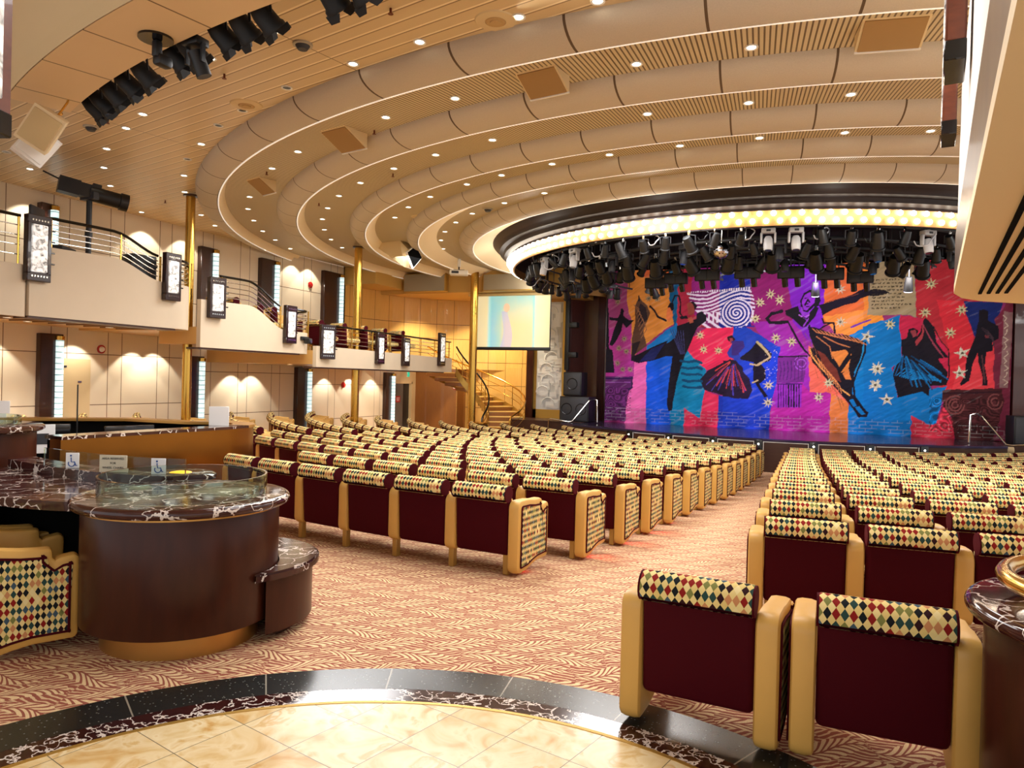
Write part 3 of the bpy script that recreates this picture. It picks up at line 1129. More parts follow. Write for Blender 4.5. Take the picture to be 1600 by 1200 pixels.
CUR_ST = [
    (7, (24, 18, 30), '162,398 175,386 188,365 213,353'),
    (5, (24, 18, 30), '231,409 239,430 251,429 257,405 255,376 266,362'),
    (5, (24, 18, 30), '127,430 128,415'),
    (10, (24, 18, 30), '549,377 522,370 508,357 517,345 542,343 564,347'),
    (6, (24, 18, 30), '566,348 582,317 595,292 611,267 628,249'),
    (5, (24, 18, 30), '611,395 618,411 622,403'),
    (6, (24, 18, 30), '658,355 662,343 688,342 691,316'),
    (5, (24, 18, 30), '640,316 662,333 677,341'),
    (5, (120, 60, 160), '733,330 758,342 781,351'),
    (7, (190, 172, 116), '483,288 505,266 521,244 486,220'),
    (6, (190, 172, 116), '466,223 484,220'),
    (6, (190, 172, 116), '473,168 487,175'),
    (3, (20, 20, 30), '934,331 953,291 971,270 974,200 967,175'),
    (4, (244, 170, 90), '628,267 634,247 658,214 688,186 704,162 734,139'),
    (4, (30, 140, 200), '765,288 765,264 757,232 745,204'),
    (3, (200, 120, 70), '663,304 701,284 730,274'),
    (3, (200, 120, 70), '644,304 679,276 687,243'),
    (5, (40, 20, 70), '24,170 109,172'),
    (5, (50, 20, 30), '962,152 1091,160'),
    (3, (160, 80, 190), '625,228 622,218 616,210 606,207 597,210 590,217 587,227 589,238 596,245 605,248 615,245 622,238 625,228'),
    (3, (160, 80, 190), '617,228 615,222 612,218 606,216 601,218 597,222 595,228 596,233 600,238 606,239 611,238 615,234 617,228'),
    (4, (130, 70, 70), '1011,123 1008,111 1001,101 990,98 979,100 971,109 968,121 970,134 978,143 989,147 999,144'),
    (4, (130, 70, 70), '1004,123 1002,115 997,108 990,106 983,108 977,114 975,122 977,130 982,136 989,139 996,137'),
    (4, (130, 70, 70), '996,123 996,118 993,115 990,114 986,115 983,118 982,122 983,126 986,129 989,131 993,130'),
    (4, (130, 70, 70), '1097,134 1095,124 1089,117 1080,114 1072,116 1065,123 1063,133 1065,143 1071,151 1079,154 1088,152'),
    (4, (130, 70, 70), '1088,134 1087,129 1084,125 1080,124 1076,125 1073,129 1071,134 1072,139 1075,142 1080,144 1084,143'),
    (4, (70, 20, 90), '545,164 547,99'),
    (2.5, (70, 20, 90), '552,164 554,100'),
    (4, (70, 20, 90), '559,164 561,100'),
    (2.5, (70, 20, 90), '566,165 568,100'),
    (4, (24, 18, 30), '573,165 575,100'),
    (2.5, (24, 18, 30), '580,165 582,101'),
    (4, (24, 18, 30), '587,165 589,101'),
    (2.5, (24, 18, 30), '594,165 596,101'),
    (4, (24, 18, 30), '601,166 603,101'),
    (3, (24, 18, 30), '610,414 616,415'),
    (3, (24, 18, 30), '626,419 631,417'),
    (3, (24, 18, 30), '616,405 614,399 619,398'),
    (3, (24, 18, 30), '615,390 623,391'),
    (4, (150, 60, 200), '602,387 608,362 618,349'),
    (4, (150, 60, 200), '623,378 620,354 609,335'),
    (3, (190, 110, 220), '596,366 608,358 623,366'),
    (3, (24, 18, 30), '593,362 602,356 608,360 616,354 623,362'),
    (6, (24, 18, 30), '624,335 629,304 643,267 665,214 700,170 742,107'),
    (5, (24, 18, 30), '770,288 770,260 754,216 742,175 747,135 779,92'),
    (2.2, (214, 130, 76), '632,327 644,316 659,312'),
    (2.2, (214, 130, 76), '643,324 654,314 669,310'),
    (2.2, (214, 130, 76), '653,322 665,312 680,307'),
    (2.2, (214, 130, 76), '664,319 675,309 691,304'),
    (2.2, (214, 130, 76), '674,317 686,307 701,301'),
    (2.2, (214, 130, 76), '685,314 696,304 711,298'),
    (2.2, (214, 130, 76), '695,312 707,302 722,295'),
    (2.2, (214, 130, 76), '706,310 717,299 732,293'),
    (2.2, (214, 130, 76), '716,307 728,297 742,290'),
    (2.2, (214, 130, 76), '727,305 738,295 753,287'),
    (2.2, (214, 130, 76), '737,302 748,292 763,284'),
    (2.2, (214, 130, 76), '747,300 758,290 773,281'),
    (2.4, (230, 140, 80), '642,251 652,235 658,214'),
    (2.4, (230, 140, 80), '649,242 659,226 665,205'),
    (2.4, (230, 140, 80), '656,233 666,217 672,196'),
    (2.4, (230, 140, 80), '663,224 673,208 679,188'),
    (2.4, (230, 140, 80), '670,215 680,199 686,179'),
    (2.4, (230, 140, 80), '677,206 687,190 693,170'),
    (2.4, (230, 140, 80), '684,198 694,181 700,161'),
    (2.4, (230, 140, 80), '691,189 701,173 706,153'),
    (2.4, (230, 140, 80), '698,180 708,164 713,144'),
    (2, (120, 60, 40), '660,401 675,404'),
    (2, (120, 60, 40), '675,405 690,408'),
    (2, (120, 60, 40), '690,408 705,412'),
    (2, (120, 60, 40), '705,412 719,415'),
    (2, (120, 60, 40), '719,415 734,419'),
    (2, (120, 60, 40), '734,418 748,423'),
    (2.2, (150, 100, 70), '111,403 129,390 121,374'),
    (2.2, (150, 100, 70), '117,394 133,379 123,361'),
    (2.2, (150, 100, 70), '124,385 137,369 126,349'),
    (2.2, (150, 100, 70), '130,375 141,358 129,336'),
    (2.2, (150, 100, 70), '136,366 145,347 132,324'),
    (2.2, (150, 100, 70), '142,357 149,336 135,311'),
    (2.2, (150, 100, 70), '148,348 153,325 138,299'),
    (2.2, (60, 60, 110), '226,327 243,291 261,250'),
    (2.2, (60, 60, 110), '234,326 249,287 263,250'),
    (2.2, (60, 60, 110), '242,325 255,282 265,250'),
    (2.2, (60, 60, 110), '250,324 261,278 268,250'),
    (2.2, (60, 60, 110), '259,322 266,274 270,250'),
    (2.2, (60, 60, 110), '267,321 272,270 273,250'),
    (8, (14, 70, 110), '261,230 285,226 309,230 325,224'),
    (8, (14, 70, 110), '264,210 286,206 312,210 326,206'),
    (8, (14, 70, 110), '267,191 286,187 315,190 326,187'),
    (8, (14, 70, 110), '270,171 287,167 318,170 327,169'),
    (8, (14, 70, 110), '273,152 287,148 321,150 327,150'),
    (2.2, (150, 60, 80), '908,341 923,308 946,270'),
    (2.2, (150, 60, 80), '911,334 927,301 948,267'),
    (2.2, (150, 60, 80), '915,326 931,294 951,264'),
    (2.2, (150, 60, 80), '918,318 935,288 953,260'),
    (2.2, (150, 60, 80), '922,311 938,281 955,257'),
    (2.2, (150, 60, 80), '925,303 942,274 957,254'),
    (2.2, (150, 60, 80), '929,296 946,268 960,250'),
    (2.2, (150, 60, 80), '932,288 950,261 962,247'),
    (3, (20, 130, 200), '850,198 870,219 893,198 919,187'),
    (3, (20, 130, 200), '856,196 880,216 902,196 924,187'),
    (3, (20, 130, 200), '861,194 890,213 911,194 929,187'),
    (3, (20, 130, 200), '866,193 899,210 920,192 934,187'),
    (3, (20, 130, 200), '871,191 909,206 929,189 940,187'),
    (3, (20, 130, 200), '877,190 919,203 937,187 945,187'),
    (3, (20, 130, 200), '882,188 928,200 946,185 950,187'),
    (3, (20, 130, 200), '887,187 938,197 955,182 955,187'),
    (2, (70, 50, 60), '1044,328 1058,320 1072,300'),
    (2, (70, 50, 60), '1047,322 1061,314 1072,295'),
    (2, (70, 50, 60), '1051,317 1065,308 1072,290'),
    (2, (70, 50, 60), '1055,311 1069,303 1072,285'),
    (2, (70, 50, 60), '1058,305 1072,297 1073,280'),
    (4, (24, 18, 30), '1025,255 1015,189'),
    (4, (90, 50, 56), '1047,255 1056,182'),
    (2.4, (210, 190, 170), '1093,360 1100,352 1096,345'),
    (2.4, (210, 190, 170), '1097,341 1104,333 1096,326'),
    (2.4, (210, 190, 170), '1102,323 1101,315 1097,308'),
    (2.4, (210, 190, 170), '1094,304 1105,296 1097,289'),
    (2.4, (210, 190, 170), '1099,286 1102,278 1097,271'),
    (2.4, (210, 190, 170), '1103,267 1106,259 1098,252'),
    (2.4, (210, 190, 170), '1096,249 1103,241 1098,234'),
    (2.4, (210, 190, 170), '1100,230 1107,222 1099,215'),
    (2.4, (210, 190, 170), '1105,212 1104,204 1099,197'),
    (2.4, (210, 190, 170), '1097,193 1107,186 1100,178'),
    (5, (40, 30, 60), '113,175 113,144 102,137'),
    (3, (150, 90, 160), '25,158 107,160'),
    (4, (24, 18, 30), '543,245 620,248'),
    (4, (70, 24, 90), '541,166 609,168'),
    (2.4, (70, 30, 90), '547,233 552,208 548,179'),
    (2.4, (70, 30, 90), '558,233 561,208 558,179'),
    (2.4, (70, 30, 90), '568,233 571,208 568,179'),
    (2.4, (70, 30, 90), '578,233 580,209 578,179'),
    (2.4, (70, 30, 90), '588,234 589,209 588,180'),
    (2.4, (70, 30, 90), '598,234 599,209 598,180'),
    (2.4, (70, 30, 90), '608,234 608,209 608,180'),
]
CUR_STARS = [(319, 307, 15, 0), (330, 265, 15, 0), (373, 262, 15, 0), (59, 414, 14, 1), (84, 296, 14, 1), (66, 267, 14, 1), (92, 257, 14, 1), (63, 220, 14, 1), (81, 200, 14, 1), (106, 200, 14, 1), (157, 423, 14, 1), (184, 420, 14, 1), (517, 427, 17, 0), (488, 404, 17, 0), (542, 410, 17, 0), (476, 357, 17, 0), (701, 438, 17, 0), (705, 345, 17, 0), (535, 300, 17, 0), (578, 290, 17, 0), (518, 162, 17, 0), (518, 111, 17, 0), (654, 131, 17, 0), (678, 172, 17, 0), (773, 304, 20, 2), (799, 215, 20, 2), (798, 170, 20, 2), (926, 446, 17, 0), (914, 370, 17, 0), (998, 375, 17, 0), (974, 314, 17, 0), (830, 338, 17, 0), (1002, 260, 20, 2), (998, 207, 20, 2), (802, 215, 20, 2), (798, 170, 20, 2), (827, 131, 20, 2)]


def build_curtain():
    CW, CH, Z0 = 1118, 480, 31          # cm
    S = 1.6
    nx, nz = int(CW / S) + 1, int(CH / S) + 1
    U, V = np.meshgrid(np.arange(nx) * S, Z0 + np.arange(nz) * S)
    lin = lambda c: np.array(srgb(*c)[:3])
    img = np.zeros((nz, nx, 3))
    rng = np.random.default_rng(5)

    def inside(poly, X, Y):
        r = np.zeros(X.shape, bool)
        n = len(poly)
        for i in range(n):
            x0, y0 = poly[i]
            x1, y1 = poly[(i + 1) % n]
            if y0 == y1:
                continue
            k = ((y0 > Y) != (y1 > Y)) & (X < (x1 - x0) * (Y - y0) / (y1 - y0) + x0)
            r ^= k
        return r

    def dec(t):
        return [tuple(float(q) for q in p.split(',')) for p in t.split()]

    def box(pts, pad=0):
        xs, ys = [p[0] for p in pts], [p[1] for p in pts]
        i0, i1 = int(max(0, (min(xs) - pad) / S)), int(min(nx, (max(xs) + pad) / S + 2))
        j0, j1 = int(max(0, (min(ys) - pad - Z0) / S)), int(min(nz, (max(ys) + pad - Z0) / S + 2))
        return slice(j0, max(j1, j0)), slice(i0, max(i1, i0))

    # smooth value noise, stretched along a direction: the dye strokes on the cloth
    def vnoise(cx, cy, ang, seed):
        g = np.random.default_rng(seed).random((220, 220))
        a = rad(ang)
        x = (U * cos(a) + V * sin(a)) / cx + 60
        y = (-U * sin(a) + V * cos(a)) / cy + 60
        xi, yi = np.floor(x).astype(int), np.floor(y).astype(int)
        fx, fy = x - xi, y - yi
        fx, fy = fx * fx * (3 - 2 * fx), fy * fy * (3 - 2 * fy)
        G = lambda p, q: g[q % 220, p % 220]
        return (G(xi, yi) * (1 - fx) + G(xi + 1, yi) * fx) * (1 - fy) + (G(xi, yi + 1) * (1 - fx) + G(xi + 1, yi + 1) * fx) * fy

    wob = (vnoise(14, 14, 0, 1) - .5) * 5
    streak = vnoise(70, 7, 28, 2) * .6 + vnoise(26, 3.5, 32, 3) * .4
    Xw, Yw = U + wob, V + (vnoise(12, 12, 0, 9) - .5) * 4
    for c, t in CUR_BG:
        p = dec(t)
        sl = box(p, 4)
        img[sl][inside(p, Xw[sl], Yw[sl])] = lin(c)
    img *= (.72 + .5 * streak)[..., None]
    hot = (streak > .74)[..., None]
    img = np.where(hot, img * .8 + .06, img)

    # stone blocks along the foot
    bz = (V < 80 - .006 * U) & (V > 38)
    row = np.floor(V / 9.5)
    bx = (U + (row % 2) * 15) % 31
    br = bz & ((V % 9.5 < 1.7) | (bx < 1.8)) & (vnoise(9, 9, 0, 4) > .35)
    img[bz] *= .82
    img[br] = img[br] * .7 + .16
    # carved capitals at both lower corners
    for (x0, x1, y0, y1) in ((25, 112, 60, 142), (930, 1090, 50, 140)):
        q = (U > x0) & (U < x1) & (V > y0) & (V < y1)
        t = np.sin(vnoise(22, 22, 0, 11) * 34)
        img[q & (t > .55)] *= .45
        img[q & (t < -.75)] *= 1.7
    # white ionic capital: rolled volute and flowing bands
    cap = [(274, 438), (458, 451), (470, 420), (474, 390), (466, 345), (440, 330), (319, 330), (330, 360), (300, 385)]
    sl = box(cap, 4)
    u_, v_, w_ = U[sl], V[sl], wob[sl]
    k = inside(cap, u_ + w_ * .3, v_ + w_ * .3)
    dx, dy = u_ - 422, v_ - 374
    rr_ = np.hypot(dx, dy * 1.05)
    spiral = np.sin(rr_ * .62 + np.arctan2(dy, dx) - 1.2 + w_ * .12)
    wave = np.sin((v_ + 14 * np.sin((u_ - 270) / 34.0) - (u_ - 270) * .08) * .55 + w_ * .35)
    dart = (np.sin(u_ * .5) > .1) & (v_ < 378) & (v_ > 345)
    left = np.where(dart, 1.0, np.where((v_ < 378), -.2 + .9 * np.sin(u_ * .21 + v_ * .3), wave))
    pat = np.where(rr_ < 46, spiral, left)
    pat = np.where(v_ > 436 + (u_ - 274) * .03, np.where(np.sin(u_ * .9) > -.3, 1, -1), pat)
    img[sl][k & (pat > .05)] = lin((226, 214, 236))
    img[sl][k & (pat < -.75)] *= .6
    # ink figures
    for c, t in CUR_FG:
        p = dec(t)
        sl = box(p, 3)
        k = inside(p, (U + wob * .35)[sl], (V + wob * .3)[sl])
        img[sl][k] = lin(c) * (.8 + .4 * streak[sl][k][:, None])

    def dist(p0, p1, X, Y):
        dx, dy = p1[0] - p0[0], p1[1] - p0[1]
        L = dx * dx + dy * dy + 1e-9
        t = np.clip(((X - p0[0]) * dx + (Y - p0[1]) * dy) / L, 0, 1)
        return np.hypot(X - p0[0] - t * dx, Y - p0[1] - t * dy)

    def stroke(p, w, c, a=1.0):
        for p0, p1 in zip(p[:-1], p[1:]):
            sl = box([p0, p1], w + 2)
            k = dist(p0, p1, U[sl], V[sl]) < w * .5 * (1 + .3 * wob[sl] / 2.5)
            img[sl][k] = img[sl][k] * (1 - a) + lin(c) * a

    for w, c, t in CUR_ST:
        stroke(dec(t), w * .9, c)
    # swirling skirts
    rr = random.Random(2)
    for (cx, cy), (tx0, ty0), (tx1, ty1), cols in (((418, 235), (322, 168), (475, 118), ((196, 64, 66), (120, 40, 60), (70, 60, 150))), ((866, 262), (836, 190), (985, 178), ((14, 120, 190), (20, 90, 150), (10, 60, 100))), ):
        for k in range(26):
            f = (k + .5) / 26
            tx, ty = tx0 + (tx1 - tx0) * f + rr.uniform(-6, 6), ty0 + (ty1 - ty0) * f + rr.uniform(-14, 10) - 18 * sin(PI * f)
            a, b_ = rr.uniform(.12, .4), rr.uniform(.6, .95)
            mx, my = (cx + tx) / 2 + rr.uniform(-9, 9), (cy + ty) / 2 + 10
            bez = lambda t: (cx * (1 - t) ** 2 + 2 * mx * t * (1 - t) + tx * t * t, cy * (1 - t) ** 2 + 2 * my * t * (1 - t) + ty * t * t)
            stroke([bez(a + (b_ - a) * j / 6) for j in range(7)], rr.uniform(1.8, 4.2), cols[k % 3])
    # folds drawn in the main dancer's suit
    for k in range(22):
        f = k / 22
        x, y = 615 + 95 * f + rr.uniform(-10, 10), 312 - 190 * f + rr.uniform(-25, 15)
        stroke([(x, y), (x + rr.uniform(4, 16), y - rr.uniform(18, 34))], 1.5, (150, 84, 52), .7)
    # jacket dots
    for k in range(40):
        x, y = 502 + rr.uniform(0, 40), 226 + rr.uniform(-50, 40)
        stroke([(x, y), (x + .4, y)], 2.2, (210, 200, 180), .8)
    # parchment with handwritten lines (too blurred to read in the photo)
    ys = [462 - i * 0 for i in range(1)]
    for i in range(9):
        y = 461 - i * 9.6
        x = 783.0
        while x < (876 if i < 3 else 862 if i != 7 else 890) - rr.uniform(0, 12):
            w = rr.uniform(4, 11)
            pts = []
            for j in range(int(w * 1.3)):
                pts.append((x + j / 1.3, y - i * .15 + rr.uniform(-1.9, 1.9)))
            if len(pts) > 1:
                stroke(pts, 1.7, (60, 48, 36), .85)
            x += w + 3
    # silver stars
    for (u, v, r, f) in CUR_STARS:
        n = 5 if f == 2 else 8
        ro = r * (.95 if f == 1 else 1.0)
        pts = []
        a0 = rr.uniform(0, PI)
        for k in range(2 * n):
            q = ro * (rr.uniform(.85, 1.1) if k % 2 == 0 else .36)
            pts.append((u + q * cos(a0 + PI * k / n), v + q * sin(a0 + PI * k / n)))
        sl = box(pts, 2)
        k = inside(pts, U[sl], V[sl])
        base = lin((150, 132, 104) if f == 1 else (206, 196, 150) if f == 0 else (214, 206, 186))
        img[sl][k] = base * (.55 + .8 * rng.random((k.sum(), 1)))
        ck = dist((u, v), (u + .1, v), U[sl], V[sl])
        img[sl][(ck < r * .17)] = lin((90, 78, 60))
    img = np.clip(img, 0, 1)
    # the cloth: shallow vertical folds, gathered a little at the foot
    fold = .012 * (vnoise(9, 4, 32, 31) - .5) + .028 * np.sin(U / 23 + 1.3 * np.sin(U / 61)) + .014 * np.sin(U / 9.1 + V / 70) + .02 * (vnoise(18, 60, 0, 21) - .5)
    y = 22.62 + fold + .10 * np.exp(-(V - Z0) / 14) * np.sin(U / 15)
    co = np.stack([U / 100 - 6.58 - .0, y, V / 100], -1).reshape(-1, 3)
    co[:, 0] = U.reshape(-1) / 100 - 6.8 + .25 + 0.0
    # colours are stored for u measured from x = -6.8; the cloth starts .25 m in
    sh = int(round(25 / S))
    img = np.concatenate([img[:, sh:], np.repeat(img[:, -1:], sh, 1)], 1)
    idx = np.arange(nx * nz).reshape(nz, nx)
    xmax = int((1088 - 0) / S)
    quads = np.stack([idx[:-1, :xmax], idx[:-1, 1:xmax + 1], idx[1:, 1:xmax + 1], idx[1:, :xmax]], -1).reshape(-1, 4)
    me = bpy.data.meshes.new('show_curtain')
    me.vertices.add(len(co))
    me.vertices.foreach_set('co', co.astype(np.float32).ravel())
    me.loops.add(quads.size)
    me.loops.foreach_set('vertex_index', quads.astype(np.int32).ravel())
    me.polygons.add(len(quads))
    me.polygons.foreach_set('loop_start', np.arange(0, quads.size, 4, dtype=np.int32))
    me.update(calc_edges=True)
    me.polygons.foreach_set('use_smooth', [True] * len(quads))
    at = me.color_attributes.new('dye', 'FLOAT_COLOR', 'POINT')
    at.data.foreach_set('color', np.concatenate([img.reshape(-1, 3), np.ones((nx * nz, 1))], 1).astype(np.float32).ravel())
    m, nt, b = _new('painted_cloth')
    setc(b, (255, 255, 255), .75, spec=.2)
    a = nt.nodes.new('ShaderNodeVertexColor')
    a.layer_name = 'dye'
    nt.links.new(a.outputs[0], b.inputs['Base Color'])
    me.materials.append(m)
    o = bpy.data.objects.new('show_curtain', me)
    COL.objects.link(o)
    tag(o, 'wide show curtain painted with dancers, stars and columns in bright dyes', 'curtain')


build_curtain()


# ------------------------------------------------------------------ theatre seats
# local frame: origin on the floor under the middle of the backrest's rear face, +y towards the stage
def arm_profile(y0=-.03, y1=.55, z0=.03, zt=.62, r=.06):
    pts = []

    def arc(cx, cz, r_, a0, a1, n=5):
        for k in range(n + 1):
            a = rad(a0 + (a1 - a0) * k / n)
            pts.append((cx + r_ * cos(a), cz + r_ * sin(a)))
    arc(y0 + r, z0 + r, r, 270, 180)                     # rear bottom corner
    arc(y0 + r + .01, zt - r - .01, r + .01, 180, 90)    # rear top corner
    pts.extend([(y0 + .2, zt - .004), (y0 + .3, zt - .018), (y0 + .37, zt - .022)])
    arc(y1 - .155, zt - .045, .022, 90, 0, 3)            # the step down to the front
    pts.append((y1 - .131, zt - .075))
    pts.append((y1 - .118, zt - .088))
    pts.append((y1 - .10, zt - .078))
    arc(y1 - .035, zt - .103, .035, 90, 0, 4)
    pts.append((y1, z0 + .16))
    arc(y1 - .04, z0 + .085, .04, 0, -70, 3)
    pts.extend([(y0 + .36, z0 + .045), (y0 + .27, z0 + .03), (y0 + .18, z0 + .006)])
    return pts[::-1]


def inset(poly, d):
    n = len(poly)
    out = []
    for i in range(n):
        p, a, b = Vector(poly[i]), Vector(poly[i - 1]), Vector(poly[(i + 1) % n])
        e1, e2 = (p - a), (b - p)
        if e1.length < 1e-6 or e2.length < 1e-6:
            out.append(tuple(p))
            continue
        e1.normalize()
        e2.normalize()
        n1, n2 = Vector((-e1.y, e1.x)), Vector((-e2.y, e2.x))
        m_ = n1 + n2
        L = m_.length
        m_ = m_ / L if L > 1e-6 else n1
        c = max(.45, m_.dot(n1))
        out.append(tuple(p + m_ * (d / c)))
    return out


def area2(poly):
    return sum(poly[i - 1][0] * poly[i][1] - poly[i][0] * poly[i - 1][1] for i in range(len(poly)))


def arm_mesh(w, z0=.03, soft=.03):
    base = arm_profile(z0=z0)
    if area2(base) < 0:
        base = base[::-1]
    rings = []
    for d, x in ((.018, -w / 2), (.006, -w / 2 + .008), (0, -w / 2 + soft), (0, w / 2 - soft), (.006, w / 2 - .008), (.018, w / 2)):
        rings.append([(x, a, b) for a, b in inset(base, d)])
    n = len(base)
    vv = [q for g in rings for q in g]
    ff = [tuple(range(n))[::-1], tuple((len(rings) - 1) * n + k for k in range(n))]
    for i in range(len(rings) - 1):
        for k in range(n):
            l = (k + 1) % n
            ff.append((i * n + k, i * n + l, (i + 1) * n + l, (i + 1) * n + k))
    b = MB().add(vv, ff)
    return b, base


def panel_mesh(base, x, d=.05, t=.004):
    p = inset(base, d)
    n = len(p)
    sgn = 1 if x > 0 else -1
    b = MB()
    f = tuple(range(n)) if sgn > 0 else tuple(range(n))[::-1]
    vv = [(x + sgn * t, a, c) for a, c in p]
    b.add(vv, [f], [[(vv[k][1], vv[k][2]) for k in f]])
    return b, p


def roll_profile():
    # side section (y, z) of the headrest bolster, rear side first; a plump comma hanging over the back
    pts = []
    for k in range(17):
        a = rad(-118 + k * 298 / 16)
        pts.append((.0 - .078 * sin(a + 0) * 1.0 - .012, .666 + .078 * cos(a) * -1 * -1))
    return pts


def headrest_mesh(w=.505):
    b = MB()
    cy, cz, r = -.022, .668, .069
    prof = []
    N = 18
    for k in range(N + 1):
        a = rad(215 - 335 * k / N)     # from under the rear lip, over the top, to the front
        rr_ = r * (1 + .05 * sin(2 * a))
        prof.append((cy + rr_ * cos(a), cz + rr_ * sin(a)))
    # arc length for the fabric's UV
    s = [0]
    for k in range(N):
        s.append(s[-1] + math.hypot(prof[k + 1][0] - prof[k][0], prof[k + 1][1] - prof[k][1]))
    M = 6
    vv, ff, uvs = [], [], []
    xs = [-w / 2, -w / 2 + .012, -w / 4, 0, w / 4, w / 2 - .012, w / 2]
    for i, x in enumerate(xs):
        q = .93 if i in (0, 6) else 1
        for y, z in prof:
            vv.append((x, cy + (y - cy) * q, cz + (z - cz) * q))
    K = N + 1
    for i in range(len(xs) - 1):
        for k in range(N):
            ff.append((i * K + k, (i + 1) * K + k, (i + 1) * K + k + 1, i * K + k + 1))
            uvs.append([(xs[i], s[k]), (xs[i + 1], s[k]), (xs[i + 1], s[k + 1]), (xs[i], s[k + 1])])
    b.add(vv, ff, uvs)
    return b, prof


def build_seat_meshes():
    G = {}
    hb, prof = headrest_mesh()
    G['headrest'] = hb.mesh('headrest', HARL, True)
    cy, cz = -.022, .668
    for x in (-.2555, .2555):
        cap = MB()
        pr = [(x, cy + (y - cy) * .97, cz + (z - cz) * .97) for y, z in prof]
        xi = x * .955
        pi_ = [(xi, y, z) for _, y, z in pr]
        n = len(pr)
        cap.add(pr + pi_, [tuple(range(n)), tuple(range(n, 2 * n))[::-1]] + [(k, (k + 1) % n, n + (k + 1) % n, n + k) for k in range(n)])
        G['cap' + ('R' if x > 0 else 'L')] = cap.mesh('end_cap', VELVET, True)
    b = MB()
    # the velvet back: slightly bowed slab with rounded rim
    bm = bmesh.new()
    bmesh.ops.create_cube(bm, size=1)
    for q in bm.verts:
        q.co = Vector((q.co.x * .5, .012 + q.co.y * .085, .415 + q.co.z * .51))
    bmesh.ops.bevel(bm, geom=bm.edges[:], offset=.03, segments=3, profile=.5, affect='EDGES')
    for q in bm.verts:
        if q.co.z < .3:
            q.co.y += (.3 - q.co.z) * .25
    b.bm(bm)
    G['backrest'] = b.mesh('backrest', VELVET, True)
    b = MB()
    b.rbox(-.25, .25, .06, .5, .26, .37, .035, 3)
    b.rbox(-.24, .24, .045, .1, .3, .63, .03, 2)
    G['seat_cushion'] = b.mesh('seat_cushion', harlequin('harlequin_seat', .041, .058, 'Object', (0, 1)), True)
    ab, base = arm_mesh(.105, .15)
    G['arm'] = ab.mesh('arm', TAN, True)
    ab2, base2 = arm_mesh(.10, .025)
    G['end_arm'] = ab2.mesh('end_arm', TAN, True)
    for nm, x in (('R', .05), ('L', -.05)):
        pb, p = panel_mesh(base2, x)
        G['side_panel' + nm] = pb.mesh('side_panel', HARLP, False)
        G['piping' + nm] = MB().tube([(x + (.003 if x > 0 else -.003), a, c) for a, c in p], .0075, 6, closed=True).mesh('piping', VELVET, True)
    G['leg'] = MB().rbox(-.026, .026, -.0, .06, 0, .2, .006, 1).mesh('leg', LEGM, True)
    return G


SG = build_seat_meshes()
SEATS = []


def link(name, me, parent, loc=(0, 0, 0)):
    o = bpy.data.objects.new(name, me)
    COL.objects.link(o)
    o.parent = parent
    o.location = loc
    return o


def seat_proto(name, arms):
    # arms: list of ('arm'|'end', side) ; side -1 left, +1 right
    t = thing(name, 'patterned roll-top theatre seat', 'theatre seat')
    link('backrest', SG['backrest'], t)
    h = link('headrest', SG['headrest'], t)
    link('end_cap', SG['capL'], h)
    link('end_cap', SG['capR'], h)
    link('seat_cushion', SG['seat_cushion'], t)
    for kind, sd in arms:
        if kind == 'arm':
            link('arm', SG['arm'], t, (sd * .302, 0, 0))
            link('leg', SG['leg'], t, (sd * .302, .01, 0))
        else:
            a = link('arm', SG['end_arm'], t, (sd * .302, 0, 0))
            k = 'R' if sd > 0 else 'L'
            link('side_panel', SG['side_panel' + k], a)
            link('piping', SG['piping' + k], a)
            if len([q for q in arms if q[0] == 'end']) == 1:
                link('leg', SG['leg'], t, (sd * .215, .02, 0))
    KIDS[t.name] = list(t.children)
    for q in t.children:
        KIDS[q.name] = list(q.children)
    return t


PROTO = {}


def place_seat(kind, x, y, heading, label, group, z=None):
    # heading: direction the seat faces, as rotation from +y
    arms = {'mid_l': [('arm', -1)], 'mid_r': [('arm', 1)], 'end_r': [('arm', -1), ('end', 1)], 'end_l': [('end', -1), ('arm', 1)], 'single': [('end', -1), ('end', 1)], 'both': [('arm', -1), ('arm', 1)]}[kind]
    if kind not in PROTO:
        PROTO[kind] = o = seat_proto('theatre_seat', arms)
    else:
        o = copy_tree(PROTO[kind])
    o.location = (x, y, floor_z(x, y) if z is None else z)
    o.rotation_euler = (0, 0, heading)
    o['label'] = label
    o['group'] = group
    SEATS.append(o)
    return o


XE = [-2.25, -1.98, -1.86, -1.80, -1.73, -1.67, -1.62, -1.57, -1.52, -1.48, -1.45, -1.41, -1.38, -1.35]     # aisle-side ends, left block
XR_ = [-.47, -.50, -.54, -.57, -.60, -.64, -.67, -.70, -.73, -.76, -.79, -.81, -.83, -.85]                  # aisle-side ends, right block
PW = .604


def cam_px(x, y, z):
    v = Vector((x, y, z - EYE))
    d = v.dot(_F)
    return (800 + 1145 * v.dot(_R) / d, 600 - 1145 * v.dot(_U) / d) if d > .1 else (-9e3, 9e3)


